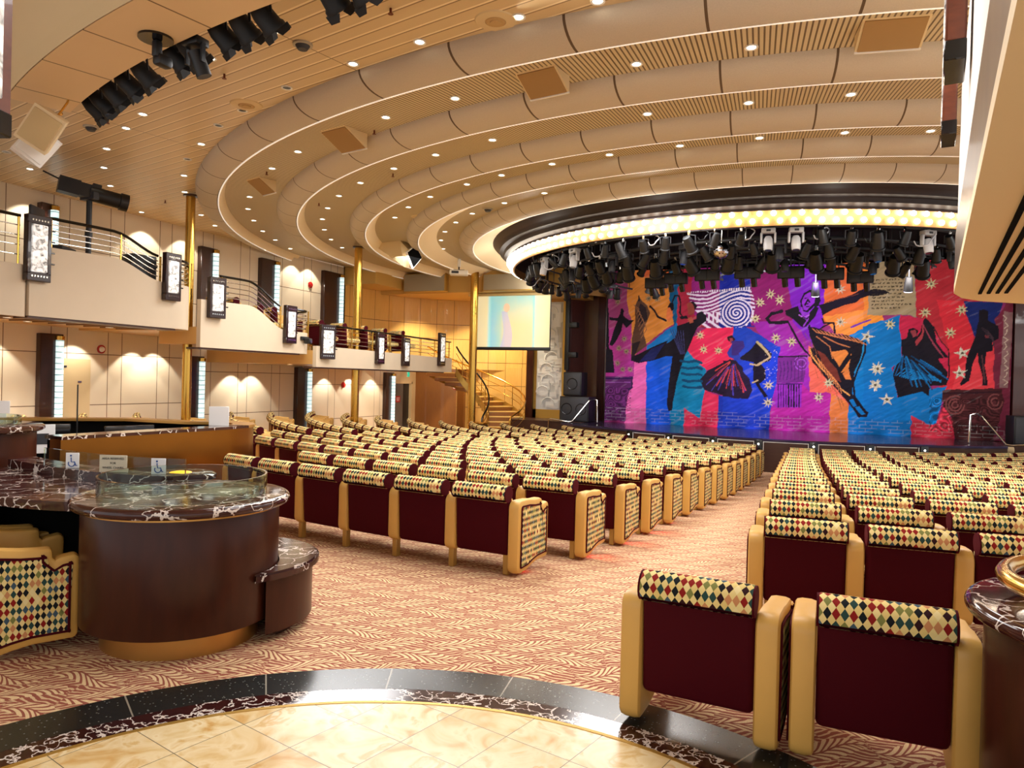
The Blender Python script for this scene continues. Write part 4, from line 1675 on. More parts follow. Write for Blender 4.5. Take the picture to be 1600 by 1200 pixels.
def build_rows():
    for k in range(-2, 14):
        R = 18.58 - .905 * k
        pos = lambda a: (SC0.x + R * sin(a), SC0.y - R * cos(a))
        da = PW / R
        # left block: from the centre aisle outwards (angles negative)
        kk = max(k, 0)
        a = -math.asin((SC0.x - XE[kk]) / R) - (.302 + .05) / R
        lim = rad(-28.5)
        i = 0
        while a > lim and k >= 0:
            x, y = pos(a)
            nxt = a - da
            if x - .36 < -6.2 and y < 8.0:
                break
            kind = 'end_r' if i == 0 else 'mid_l'
            place_seat(kind, x, y, a, 'patterned roll-top theatre seat, %s from the centre aisle, %s row of the left block' % (ORD[i + 1], ORD[k + 1]), 'theatre seats of the left block')
            a = nxt
            i += 1
        # far-left block beyond the side aisle, curving towards the stage
        a = rad(-31.5)
        i = 0
        amax = rad(-61 - .0 * k)
        while a > amax:
            x, y = pos(a)
            if x < -13.35:
                break
            if -9.8 < x < -6 and y < 8.0:
                a -= da
                continue
            px, py = cam_px(x, y, .7 + floor_z(x, y))
            if px > -30:
                kind = 'mid_l' if i else 'both'
                place_seat(kind, x, y, a, 'patterned roll-top theatre seat, %s from the side aisle, %s row of the far-left block' % (ORD[i + 1], ORD[k + 3]), 'theatre seats of the far-left block')
                i += 1
            a -= da
        # right block
        R2 = R + .28
        a = math.asin((XR_[kk] - SC0.x) / R2) + (.302 + .05) / R2
        i = 0
        while i < 12 and k >= 0:
            x, y = SC0.x + R2 * sin(a), SC0.y - R2 * cos(a)
            if cam_px(x - .3, y, .7)[0] > 1640:
                break
            place_seat('end_l' if i == 0 else 'mid_r', x, y, a, 'patterned roll-top theatre seat, %s from the centre aisle, %s row of the right block' % (ORD[i + 1], ORD[k + 1]), 'theatre seats of the right block')
            a += da
            i += 1


build_rows()
# the two separate seats in front, on the right, and the armchairs behind the bar counter at left
place_seat('single', -.515, 3.36, rad(-4), 'separate patterned roll-top seat nearest the entrance circle, left one of the front pair', 'single seats by the entrance circle', 0)
place_seat('single', .232, 3.36, rad(0), 'separate patterned roll-top seat between its twin and the marble-topped pedestal on the right', 'single seats by the entrance circle', 0)
place_seat('single', -4.43, 2.52, rad(-28), 'patterned armchair with tan arm under the bar counter beside the round pedestal', 'armchairs at the bar', 0)
place_seat('single', -5.1, 2.86, rad(-28), 'patterned armchair behind the one beside the round pedestal, mostly hidden by it', 'armchairs at the bar', 0)
# low red aisle lights under the first end seats
for k in range(5):
    R = 18.58 - .905 * k
    y = SC0.y - R + .25
    t = thing('aisle_light', 'small red aisle light under the end seat of the %s left row' % ORD[k + 1], 'aisle light', (XE[k] - .08, y, floor_z(XE[k], y) + .002), 0, 'red aisle lights')
    obj('housing', MB().rbox(-.04, .0, -.04, .04, 0, .05, .008), BLACK, t)
    obj('lens', MB().rbox(-.002, .012, -.03, .03, .012, .04, .004), plain('red_lens', (255, 30, 30), .3, emit=(255, 10, 10), es=6), t)
    if k in (1, 2, 3):
        lamp('aisle_glow', 'SPOT', (XE[k] - .04, y, floor_z(XE[k], y) + .06), 9, (1, .02, .02), (XE[k] + .35, y + .1, floor_z(XE[k], y) - .1), size=.02, spot=110, blend=.8)
print('SEATS', len(SEATS))


# ------------------------------------------------------------------ left balcony: stepped parapet, rails, lamps
XP = -10.7
XIN = -14.0


def smooth01(t):
    t = max(0, min(1, t))
    return t * t * (3 - 2 * t)


# sections: (y start, y end, bottom z, [(y, top z)...])
SECT = [
    ('first', 2.0, 6.98, 2.32, [(2.0, 3.36), (5.2, 3.36), (6.2, 3.07), (6.98, 3.07)]),
    ('second', 6.98, 10.15, 2.34, [(6.98, 3.38), (8.35, 3.40), (9.3, 3.13), (10.15, 3.13)]),
    ('third', 10.15, 13.5, 2.04, [(10.15, 2.93), (11.35, 2.94), (12.5, 2.51), (13.5, 2.51)]),
    ('fourth', 13.5, 20.1, 1.76, [(13.5, 2.24), (20.1, 2.19)]),
]


def top_at(sec, y):
    pts = sec[4]
    for (y0, z0), (y1, z1) in zip(pts[:-1], pts[1:]):
        if y <= y1 + 1e-6:
            return z0 + (z1 - z0) * smooth01((y - y0) / (y1 - y0))
    return pts[-1][1]


def front_path(sec):
    # plan of the parapet face; the far end curls back into the balcony
    n, y0, y1 = sec[0], sec[1], sec[2]
    r = .5 if n in ('second', 'third') else (.28 if n == 'first' else .12)
    if n == 'first':
        r = .12
    ys = list(np.linspace(y0, y1 - r, 26))
    pts = [(XP, y) for y in ys]
    for k in range(1, 9):
        a = PI / 2 * k / 8
        pts.append((XP - r * (1 - cos(a)), y1 - r + r * sin(a)))
    return pts


def offs_in(pts, d):
    out = []
    for j in range(len(pts)):
        p0, p1 = Vector(pts[max(j - 1, 0)]), Vector(pts[min(j + 1, len(pts) - 1)])
        q = (p1 - p0).normalized()
        out.append((pts[j][0] - q.y * d, pts[j][1] + q.x * d))
    return out


def build_balcony():
    for i, sec in enumerate(SECT):
        nm, y0, y1, zb, tops = sec
        pts = front_path(sec)
        if nm in ('second', 'third'):
            pts += [(XP - .7, y1), (XP - 1.0, y1)]
        th = .1
        b = MB()
        K = len(pts)
        outer, inner = [], []
        for j, (x, y) in enumerate(pts):
            zt = top_at(sec, min(y, y1))
            outer += [(x, y, zb), (x, y, zt)]
        # inner face by offsetting
        for j in range(K):
            p0, p1 = Vector(pts[max(j - 1, 0)]), Vector(pts[min(j + 1, K - 1)])
            d = (p1 - p0).normalized()
            nrm = Vector((-d.y, d.x))
            q = Vector(pts[j]) + nrm * th
            zt = top_at(sec, min(pts[j][1], y1))
            inner += [(q.x, q.y, zb), (q.x, q.y, zt)]
        o = 2 * K
        ff = []
        for j in range(K - 1):
            a, c = 2 * j, 2 * j + 2
            ff += [(a, c, c + 1, a + 1), (o + a, o + a + 1, o + c + 1, o + c), (a + 1, c + 1, o + c + 1, o + a + 1), (a, o + a, o + c, c)]
        ff += [(0, 1, o + 1, o), (2 * K - 2, o + 2 * K - 2, o + 2 * K - 1, 2 * K - 1)]
        b.add(outer + inner, ff)
        s = struct('wall_balcony_parapet', b, PARA, smooth=True, label='%s cream stepped parapet section of the balcony, counted from the rear' % ORD[i + 1])
        # balcony slab with planked gold underside and a slim lower lip
        ip = [(x, min(y, y1 - .02)) for x, y in offs_in(front_path(sec), .1)]
        sl = MB().prism([(XIN, y0)] + [(ip[0][0], y0)] + ip[1:] + [(XIN, y1 - .02)], .32, 'z', zb + .06)
        if nm == 'third':
            # only the edge beam drops here; the soffit behind it stays high
            sl = MB().prism([(-11.75, y0)] + [(ip[0][0], y0)] + ip[1:] + [(-11.75, y1 - .02)], .32, 'z', zb + .06).box(XIN, -11.75, y0, y1 - .02, 2.36, 2.44)
        struct('floor_balcony_slab', sl, plain('balcony_underside', (206, 160, 92), .35))
        struct('trim_balcony_lip', MB().box(XP - .35, XP - .02, y0, y1 - .55, zb - .03, zb), plain('dark_lip', (70, 44, 34), .4))
        # vertical fabric seams beside the lamps
    # underside grooves
    g = MB()
    for k in range(9):
        y = 7.4 + k * .34
        g.box(-12.9, -11.2, y, y + .03, 2.375, 2.405)
    struct('trim_soffit_groove', g, plain('groove_brown', (120, 84, 44), .5))


build_balcony()


def build_railing(label, sec, y0, y1, hh, posts, dz=0.0, bars=4):
    # dark handrail over chrome bars following the parapet
    t = thing('balcony_railing', label, 'railing', (0, 0, 0), 0, 'balcony railings')
    pts = [(x, y) for x, y in front_path(sec) if y0 - .02 <= y <= y1 + .02]
    ex = [(XP, y0)] if pts[0][1] > y0 + .05 else []
    pts = ex + pts
    if sec[0] in ('second', 'third') and y1 >= sec[2] - .01:
        pts += [(XP - .75, sec[2] - .02)]
    path = [(x - .05, y, top_at(sec, min(y, sec[2])) + hh(y)) for x, y in pts]
    obj('handrail', MB().tube(path, .024, 8), BLACKG, t)
    for k in range(bars):
        f = (k + 1) / (bars + 1)
        pp_ = [(x - .05, y, top_at(sec, min(y, sec[2])) + hh(y) * f) for x, y in pts]
        obj('rail_bar', MB().tube(pp_, .009, 6), CHROME, t)
    for y in posts:
        zt = top_at(sec, y)
        x = [p[0] for p in pts if abs(p[1] - y) < .2]
        x = (x[0] if x else XP) - .05
        obj('post', MB().cyl((x, y, zt - .02), (x, y, zt + hh(y)), .016, 8), BRASS, t)
    return t


build_railing('chrome and black balcony railing at the left edge, before the first tall parapet lamp', SECT[0], 4.6, 6.86, lambda y: .70, [5.0, 6.0, 6.84])
build_railing('curving balcony railing above the tallest parapet, under the follow spot', SECT[1], 7.3, 9.3, lambda y: .44, [7.32, 8.5, 9.28])
build_railing('short rounded balcony railing between the second and third parapet lamps', SECT[1], 9.55, 10.15, lambda y: .44, [9.6, 10.0])
build_railing('curving balcony railing between the third and fourth parapet lamps', SECT[2], 10.65, 12.4, lambda y: .49, [10.68, 12.35])
build_railing('short rounded balcony railing between the fourth and fifth parapet lamps', SECT[2], 12.7, 13.5, lambda y: .49, [12.75, 13.3])
build_railing('long low balcony railing towards the stage stairs', SECT[3], 14.0, 20.0, lambda y: .5, [14.05, 14.9, 15.8, 16.6, 17.4, 18.2, 19.0, 19.9])


def parapet_lamp(y, z0, z1, w, rz, label, x=XP + .01):
    t = thing('parapet_lamp', label, 'lamp', (x, y, z0), rz, 'balcony parapet lamps')
    h = z1 - z0
    d = .1
    f = MB().rbox(0, d, -w / 2, w / 2, 0, .13, .01, 1).rbox(0, d, -w / 2, w / 2, h - .13, h, .01, 1).rbox(0, d, -w / 2, -w / 2 + .06, .1, h - .1, .01, 1).rbox(0, d, w / 2 - .06, w / 2, .1, h - .1, .01, 1).box(.005, .03, -w / 2 + .01, w / 2 - .01, .02, h - .02)
    obj('frame', f, DWOOD3, t)
    obj('glass_panel', MB().rbox(.03, d + .012, -w / 2 + .065, w / 2 - .065, .135, h - .135, .012, 2), FROST, t)
    s = MB()
    for zz in (.075, h - .075):
        for k in range(6):
            yy = -w / 2 + .07 + (w - .14) * k / 5
            s.box(d - .002, d + .008, yy - .011, yy + .011, zz - .012, zz + .012)
    st = obj('stud_row', s, CHROME, t)
    br = MB()
    for k in range(4):
        zz = h * .3 + k * h * .17
        br.cyl((.03, w / 2, zz), (.03, w / 2 + .09, zz), .012, 6)
    obj('side_bracket', br, BLACKG, t)
    return t


parapet_lamp(7.05, 2.84, 3.80, .36, 0, 'tallest glowing parapet lamp in dark frame, leftmost on the balcony')
parapet_lamp(9.43, 2.82, 3.65, .34, 0, 'glowing parapet lamp beside the low end of the tallest balcony section')
parapet_lamp(10.47, 2.60, 3.37, .36, rad(-8), 'third glowing parapet lamp, at the inner corner behind the rounded balcony end')
parapet_lamp(12.53, 2.24, 3.05, .34, 0, 'fourth glowing parapet lamp, left of the small black camera')
parapet_lamp(13.83, 1.95, 2.74, .4, rad(-16), 'fifth glowing parapet lamp, at the start of the lowest balcony section')
parapet_lamp(15.97, 1.90, 2.70, .32, 0, 'slim parapet lamp on the low balcony, third from its stage end')
parapet_lamp(17.22, 1.88, 2.65, .32, 0, 'slim parapet lamp on the low balcony, second from its stage end')
parapet_lamp(19.23, 1.94, 2.92, .34, 0, 'slim tall parapet lamp at the stage end of the low balcony')


def pilaster(y, z0, z1, label, w=.5, gl=.17):
    t = thing('wall_pilaster', label, 'wall light', (XL, y, z0), 0, 'dark wall pilasters')
    h = z1 - z0
    obj('post', MB().rbox(-.02, .13, -w / 2, w / 2, 0, h, .01, 1), DWOOD, t)
    obj('glass_column', MB().cyl((.16, w / 2 - gl * .6, .02), (.16, w / 2 - gl * .6, h - .12), gl * .42, 14), GLASSCOL, t)
    obj('top_cap', MB().cyl((.16, w / 2 - gl * .6, h - .12), (.16, w / 2 - gl * .6, h - .04), gl * .5, 14), BRASS, t)
    return t


pilaster(9.52, 0.0, 2.25, 'dark pilaster with pale glass light column, lower wall, leftmost', .46)
pilaster(13.1, -.3, 1.95, 'dark pilaster with pale glass light column, lower wall, behind the first brass pole', .42)
pilaster(17.0, -.4, 1.78, 'dark pilaster with pale glass light column, lower wall, left of the second brass pole', .6)
pilaster(21.5, -.4, 1.72, 'dark pilaster with pale glass light column, lower wall, beside the exit door', .5)
pilaster(9.42, 2.7, 4.75, 'dark upper pilaster with glass light behind the follow spot', .34)
pilaster(13.4, 2.5, 4.6, 'dark upper pilaster with glass light behind the first brass pole top', .52)
pilaster(15.5, 2.3, 4.65, 'dark upper pilaster with glass light, second from the wood wall', .66)
pilaster(18.25, 2.1, 4.7, 'dark upper pilaster with glass light, next to the wood wall', .9)


def brass_pole(x, y, z0, z1, r, label):
    t = thing('brass_pole', label, 'pole', (x, y, z0), 0, 'brass poles')
    obj('shaft', MB().cyl((0, 0, 0), (0, 0, z1 - z0), r, 20), BRASS, t)
    obj('collar', MB().lathe([(r, z1 - z0 - .04), (r + .05, z1 - z0 - .03), (r + .05, z1 - z0), (r, z1 - z0)], 20), DWOOD, t)
    return t


brass_pole(-11.2, 10.32, floor_z(-11.2, 10.3), 4.93, .085, 'polished brass pole, leftmost, rising behind the rounded balcony end')
brass_pole(-11.2, 15.72, floor_z(-11.2, 15.7), 4.9, .10, 'polished brass pole in the middle, through the low balcony')
brass_pole(-10.1, 20.25, -.4, 4.96, .125, 'thick polished brass pole beside the projection screen')

# gold collar where the balcony meets the first pole, and seats up on the balcony
for k, y in enumerate((14.1, 15.0, 15.9, 16.8, 17.7)):
    for j in range(2):
        place_seat('mid_l', -11.22 - .62 * j, y, rad(-14), 'patterned seat on the low balcony, %s row from the rear, %s the railing' % (ORD[k + 1], ('next to', 'away from')[j]), 'seats on the low balcony', 2.14)
for k, (y, z) in enumerate(((12.75, 2.36), (13.2, 2.36))):
    place_seat('mid_l', -11.75, y, rad(-30), 'patterned seat behind the short rounded railing, %s from the rear' % ORD[k + 1], 'seats on the middle balcony', z)
for k, y in enumerate((9.3, 11.3, 11.8)):
    place_seat('mid_l', -11.55, y, rad(-25), 'patterned balcony seat glimpsed over the curved parapet, %s from the rear' % ORD[k + 1], 'seats behind the curved parapets', 2.72 if y < 10 else 2.42)

# small things on the balcony front and walls
t = thing('security_camera', 'small black camera on the parapet beside the fourth lamp', 'camera', (XP, 13.05, 2.32))
obj('bracket', MB().rbox(.0, .05, -.12, .12, .02, .1, .01), BLACK, t)
obj('body', MB().rbox(.05, .2, -.06, .06, -.06, .06, .02), BLACK, t)
obj('lens', MB().cyl((.2, 0, -.01), (.22, 0, -.01), .03, 10), LENS, t)
for (x, y, z, lb) in ((XL, 10.65, 2.0, 'red round alarm bell on the lower wall beside the leftmost pilaster'), (XL, 19.0, 1.28, 'red alarm bell on the lower wall left of the second brass pole'), (XL, 17.3, 4.2, 'red alarm bell high on the upper wall')):
    t = thing('alarm_bell', lb, 'alarm bell', (x, y, z))
    obj('base', MB().cyl((0, 0, 0), (.03, 0, 0), .09, 16), REDP, t)
    obj('gong', MB().cyl((.03, 0, 0), (.07, 0, 0), .06, 16, .045), WHITEP if z > 1.5 and z < 3 else REDP, t)
t = thing('alarm_bell', 'red alarm bell on the wood wall right of the exit door', 'alarm bell', (-12.35, 23.38, 1.25), rad(-90))
obj('base', MB().cyl((0, 0, 0), (.03, 0, 0), .09, 16), REDP, t)
obj('gong', MB().cyl((.03, 0, 0), (.07, 0, 0), .06, 16, .045), WHITEP, t)
t = thing('exit_sign', 'green glowing exit sign hanging under the balcony by the grey door', 'exit sign', (-11.6, 18.95, 1.66), rad(-50))
obj('hanger', MB().cyl((-.08, 0, .06), (-.08, 0, .17), .006, 6).cyl((.08, 0, .06), (.08, 0, .17), .006, 6), CHROME, t)
obj('box', MB().rbox(-.14, .14, -.02, .02, -.07, .07, .006), plain('sign_green', (30, 150, 120), .4, emit=(40, 190, 150), es=.9), t)
sgn = MB().box(-.03, -.005, -.026, -.02, -.03, .035).box(.0, .07, -.026, -.02, -.008, .008).add([(.06, -.026, -.03), (.1, -.026, 0), (.06, -.026, .03)], [(0, 1, 2)])
obj('pictogram', sgn, WHITEP, t)
t = thing('door_2', 'cream service door with grey hinges in the padded wall beside the leftmost pilaster', 'door', (XL, 10.12, 0))
t['kind'] = 'structure'
obj('leaf', MB().rbox(-.02, .015, -.3, .3, 0, 1.78, .004, 1), CREAM, t)
for z in (.35, 1.62):
    obj('hinge', MB().box(.015, .022, -.31, -.22, z - .02, z + .02), DGREY, t)
obj('lock', MB().box(.015, .024, .02, .1, 1.3, 1.33), CHROME, t)

# follow spot on its stand with the operator's chair
t = thing('follow_spot', 'big black follow spot tilted down on a stand at the balcony rail', 'spotlight', (-11.6, 8.55, 2.72))
obj('stand', MB().cyl((0, 0, 0), (0, 0, 1.72), .045, 12).cyl((0, 0, 0), (0, 0, .05), .25, 16).cyl((0, 0, 1.1), (0, 0, 1.2), .06, 12), BLACK, t)
Mx = Matrix.Rotation(rad(-28), 3, 'Z') @ Matrix.Rotation(rad(-8), 3, 'X') @ Matrix.Scale(.74, 3)
bd = MB()
for c, s in (((0, -.42, 1.9), (.3, .42, .34)), ((0, -.1, 1.9), (.26, .3, .3)), ((0, .12, 1.96), (.18, .18, .3))):
    bd.obox(Vector((0, 0, 1.85)) + Mx @ (Vector(c) - Vector((0, 0, 1.88))), *s, M=Mx)
obj('lamp_house', bd, BLACK, t)
p0 = Vector((0, 0, 1.85))
brl = MB().tube([p0 + Mx @ Vector((0, .0, 0)), p0 + Mx @ Vector((0, .62, 0)), p0 + Mx @ Vector((0, .63, 0)), p0 + Mx @ Vector((0, .8, 0))], [.13, .13, .15, .15], 16)
obj('barrel', brl, BLACK, t)
obj('front_lens', MB().tube([p0 + Mx @ Vector((0, .8, 0)), p0 + Mx @ Vector((0, .805, 0))], .12, 16), LENS, t)
obj('yoke', MB().obox(p0 + Vector((0, 0, -.06)), .34, .1, .12), DGREY, t)
obj('label_plate', MB().obox(p0 + Mx @ Vector((.135, .25, .04)), .01, .2, .07, M=Mx), WHITEP, t)
obj('handle', MB().tube([p0 + Mx @ Vector((0, -.6, .12)), p0 + Mx @ Vector((0, -.95, .2))], .014, 6), BLACK, t)
t = thing('operator_chair', 'black operator chair behind the follow spot', 'chair', (-11.75, 8.05, 2.72), rad(-60))
obj('seat', MB().rbox(-.25, .25, -.25, .25, .78, .86, .03), BLACK, t)
obj('backrest', MB().rbox(-.22, .22, -.3, -.24, .95, 1.5, .04), DGREY, t)
obj('stem', MB().cyl((0, 0, .05), (0, 0, .8), .03, 10), BLACK, t)
obj('base', MB().tube([(-.28, 0, .03), (.28, 0, .03)], .025, 6).tube([(0, -.28, .03), (0, .28, .03)], .025, 6), BLACK, t)
t = thing('equipment_case', 'black equipment case on the balcony under the follow spot', 'case', (-11.15, 8.85, 2.72), rad(-10))
obj('box', MB().rbox(-.2, .2, .05, .5, 0, .86, .02), BLACK, t)
obj('lid_edge', MB().box(-.205, .205, .04, .51, .66, .69), DGREY, t)


# ------------------------------------------------------------------ bar counter, pedestals, control booth
def pedestal(x, y, label, ring=False):
    t = thing('bar_pedestal', label, 'pedestal', (x, y, 0), 0)
    obj('kick_plate', MB().lathe([(.43, 0), (.44, .0), (.44, .15), (.40, .15)], 64), BRASSB, t)
    obj('body', MB().lathe([(.01, .14), (.545, .14), (.55, .15), (.55, .79), (.545, .8), (.01, .8)], 72), MWOOD, t)
    obj('brass_band', MB().lathe([(.54, .785), (.556, .785), (.556, .80), (.54, .80)], 72, closed=True), BRASSB, t)
    prof = [(.01, .80), (.585, .80)] + [(.585 + .028 * cos(a), .828 + .028 * sin(a)) for a in [rad(-80 + 160 * k / 8) for k in range(9)]] + [(.58, .857), (.01, .857)]
    obj('marble_top', MB().lathe(prof, 72), ROSSO, t)
    return t


t = pedestal(-3.575, 3.30, 'round dark wood bar pedestal with marble top and brass kick plate, left')
g = MB().lathe([(.462, .858), (.474, .858), (.474, .975), (.462, .975)], 64, closed=True)
obj('glass_guard', g, GLASS, t)
sm = MB()
for k in range(3):
    a = rad(-125 + 52 * k)
    sm.obox((.558 * cos(a), .558 * sin(a), .46), .004, .006, .62, a)
obj('panel_seam', MB().obox((.551 * cos(rad(186)), .551 * sin(rad(186)), .47), .012, .012, .62, rad(6)), GOLDM, t)
# low marble-topped ledge wrapped round its right side
a0, a1 = rad(22), rad(118)
ld = thing('pedestal_ledge', 'low curved ledge with marble top wrapped around the left pedestal', 'ledge', (-3.575 + .055, 3.30 + .27, 0))


def crescent(R2, z0, z1):
    # plan: the part of a round ledge that shows beyond the pedestal (ledge frame: pedestal centre at -.055, -.27)
    px, py, R1 = -.055, -.27, .556
    n = 90
    outer = [(R2 * cos(2 * PI * k / n), R2 * sin(2 * PI * k / n)) for k in range(n)]
    ok = [math.hypot(x - px, y - py) > R1 + .004 for x, y in outer]
    st_ = next(k for k in range(n) if ok[k] and not ok[k - 1])
    arc = []
    k = st_
    while ok[k % n]:
        arc.append(outer[k % n])
        k += 1
    a0_, a1_ = math.atan2(arc[-1][1] - py, arc[-1][0] - px), math.atan2(arc[0][1] - py, arc[0][0] - px)
    while a1_ > a0_:
        a1_ -= 2 * PI
    inner = [(px + (R1 + .003) * cos(a0_ + (a1_ - a0_) * q / 30), py + (R1 + .003) * sin(a0_ + (a1_ - a0_) * q / 30)) for q in range(1, 30)]
    poly = arc + inner
    return poly, z0, z1


def add_poly(b, c):
    poly, z0, z1 = c
    return b.prism(poly, z1 - z0, 'z', z0)


obj('body', add_poly(MB(), crescent(.55, .06, .38)), MWOOD, ld)
obj('plinth', add_poly(MB(), crescent(.46, 0, .06)), DWOOD, ld)
mt_ = MB()
for R2, z0, z1 in ((.575, .38, .388), (.59, .388, .42), (.575, .42, .43)):
    add_poly(mt_, crescent(R2, z0, z1))
obj('marble_top', mt_, ROSSO, ld)
t = pedestal(1.09, 3.10, 'round dark wood bar pedestal with marble top and brass ring, right edge')
obj('brass_ring', MB().tube([(.49 * cos(a), .49 * sin(a), .94) for a in [2 * PI * k / 32 for k in range(32)]], .03, 12, closed=True), BRASS, t)
obj('ring_post', MB().cyl((.49, 0, .857), (.49, 0, .94), .02, 10), BRASS, t)
obj('ring_post', MB().cyl((0, .49, .857), (0, .49, .94), .02, 10), BRASS, t)

# the counter curving away to the left of the pedestal
CC = Vector((-5.9, 5.6))


def arc_strip(pts_out, pts_in, z0, z1):
    n = len(pts_out)
    vv = [(x, y, z0) for x, y in pts_out] + [(x, y, z0) for x, y in pts_in] + [(x, y, z1) for x, y in pts_out] + [(x, y, z1) for x, y in pts_in]
    ff = []
    for k in range(n - 1):
        ff += [(k, k + 1, n + k + 1, n + k), (2 * n + k, 3 * n + k, 3 * n + k + 1, 2 * n + k + 1), (k, 2 * n + k, 2 * n + k + 1, k + 1), (n + k, n + k + 1, 3 * n + k + 1, 3 * n + k)]
    ff += [(0, n, 3 * n, 2 * n), (n - 1, 3 * n - 1, 4 * n - 1, 2 * n - 1)]
    return MB().add(vv, ff)


def bez(p0, p1, p2, n=20):
    return [((1 - t) ** 2 * p0[0] + 2 * t * (1 - t) * p1[0] + t * t * p2[0], (1 - t) ** 2 * p0[1] + 2 * t * (1 - t) * p1[1] + t * t * p2[1]) for t in [k / n for k in range(n + 1)]]


fo = bez((-4.02, 2.96), (-4.3, 2.74), (-5.85, 2.88))        # front edge
fi = bez((-4.12, 3.52), (-4.5, 3.5), (-5.85, 3.7))       # rear edge under the rail
t = thing('bar_counter', 'dark marble bar counter curving left from the round pedestal', 'bar counter', (0, 0, 0))
obj('worktop', arc_strip(fo, fi, .755, .81), ROSSO, t)
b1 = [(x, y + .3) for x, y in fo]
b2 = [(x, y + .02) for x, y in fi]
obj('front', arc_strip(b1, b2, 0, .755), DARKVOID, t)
ro = bez((-4.1, 3.68), (-4.55, 3.42), (-5.85, 3.68))
ri = bez((-4.02, 3.87), (-4.5, 3.62), (-5.85, 3.9))
obj('raised_rail', arc_strip(ro, ri, .81, .875), ROSSO, t)
obj('rail_base', arc_strip([(x, y + .05) for x, y in ro], [(x, y - .04) for x, y in ri], 0, .81), DWOOD, t)
go = [(x, y + .1) for x, y in ro]
gi = [(x, y + .112) for x, y in ro]
gl = obj('glass_screen', arc_strip(go[:18], gi[:18], .875, .985), GLASS, t)


def card(x, y, z, w, h, rz, label, kind):
    t = thing('sign_card', label, 'sign', (x, y, z), rz, 'small signs on the bar')
    obj('board', MB().rbox(-w / 2, w / 2, -.004, .004, 0, h, .002, 1), PAPER if kind != 'res' else plain('reserved_card', (206, 196, 170), .6), t)
    if kind == 'wheel':
        b = MB()
        b.tube([(.022 * cos(a) - .004, -.006, .034 + .022 * sin(a)) for a in [rad(150 + 250 * k / 12) for k in range(13)]], .0035, 5)
        b.tube([(-.008, -.006, .078), (-.006, -.006, .045), (.016, -.006, .044), (.026, -.006, .018), (.034, -.006, .02)], .0035, 5)
        b.sphere((-.009, -.006, .09), .007, 8, 6, sy=.4)
        obj('wheelchair_symbol', b, BLUEINK, t)
    if kind == 'res':
        bpy.context.view_layer.update()
        lines = ('AREA RESERVED', 'FOR', 'WHEEL CHAIRS')
        for i, tx in enumerate(lines):
            cu = bpy.data.curves.new('lettering', 'FONT')
            cu.body = tx
            cu.size = .021
            cu.align_x = 'CENTER'
            cu.extrude = .0006
            cu.materials.append(TEXTINK)
            to = bpy.data.objects.new('lettering', cu)
            COL.objects.link(to)
            bpy.context.view_layer.update()
            me = bpy.data.meshes.new_from_object(to.evaluated_get(bpy.context.evaluated_depsgraph_get()))
            bpy.data.objects.remove(to)
            o = bpy.data.objects.new('lettering', me)
            COL.objects.link(o)
            o.parent = t
            o.location = (0, -.0055, h - .03 - i * .032)
            o.rotation_euler = (rad(90), 0, 0)
    return t


card(-5.0, 3.6, .875, .09, .11, rad(30), 'white wheelchair-symbol card on the bar glass, left one', 'wheel')
card(-4.58, 3.6, .875, .19, .12, rad(25), 'cream reserved notice with three lines standing on the bar rail', 'res')
card(-4.26, 3.7, .875, .1, .11, rad(25), 'white wheelchair-symbol card on the bar rail, right one by the pedestal', 'wheel')
t = thing('pedestal_table_light', 'round marble disc with glowing amber centre behind the bar glass', 'table light', (-4.6, 4.2, 0))
t.scale = (1, 1, .91)
obj('column', MB().lathe([(.05, 0), (.2, .0), (.2, .03), (.09, .08), (.09, .82), (.26, .84)], 28), DWOOD, t)
obj('marble_disc', MB().lathe([(.01, .84), (.24, .84), (.265, .855), (.265, .875), (.24, .89), (.01, .89)], 40), ROSSO, t)
obj('amber_glass', MB().lathe([(.0, .905), (.04, .902), (.075, .895), (.085, .889)], 24), plain('amber_glow', (255, 170, 40), .3, emit=(255, 160, 30), es=2.0), t)

# brass-fronted control booth
ZB = .98
bo = [(-6.3, 4.42), (-6.27, 4.9), (-6.2, 6.3)]
for k in range(1, 9):
    a = PI * .8 * k / 8
    bo.append((-6.75 + .55 * cos(a), 6.45 + .62 * sin(a)))
bo += [(-8.2, 6.7), (-9.6, 5.3), (-10.3, 4.3)]


def offs(pts, d):
    out = []
    for j in range(len(pts)):
        p0, p1 = Vector(pts[max(j - 1, 0)]), Vector(pts[min(j + 1, len(pts) - 1)])
        q = (p1 - p0).normalized()
        out.append((pts[j][0] - q.y * d, pts[j][1] + q.x * d))
    return out


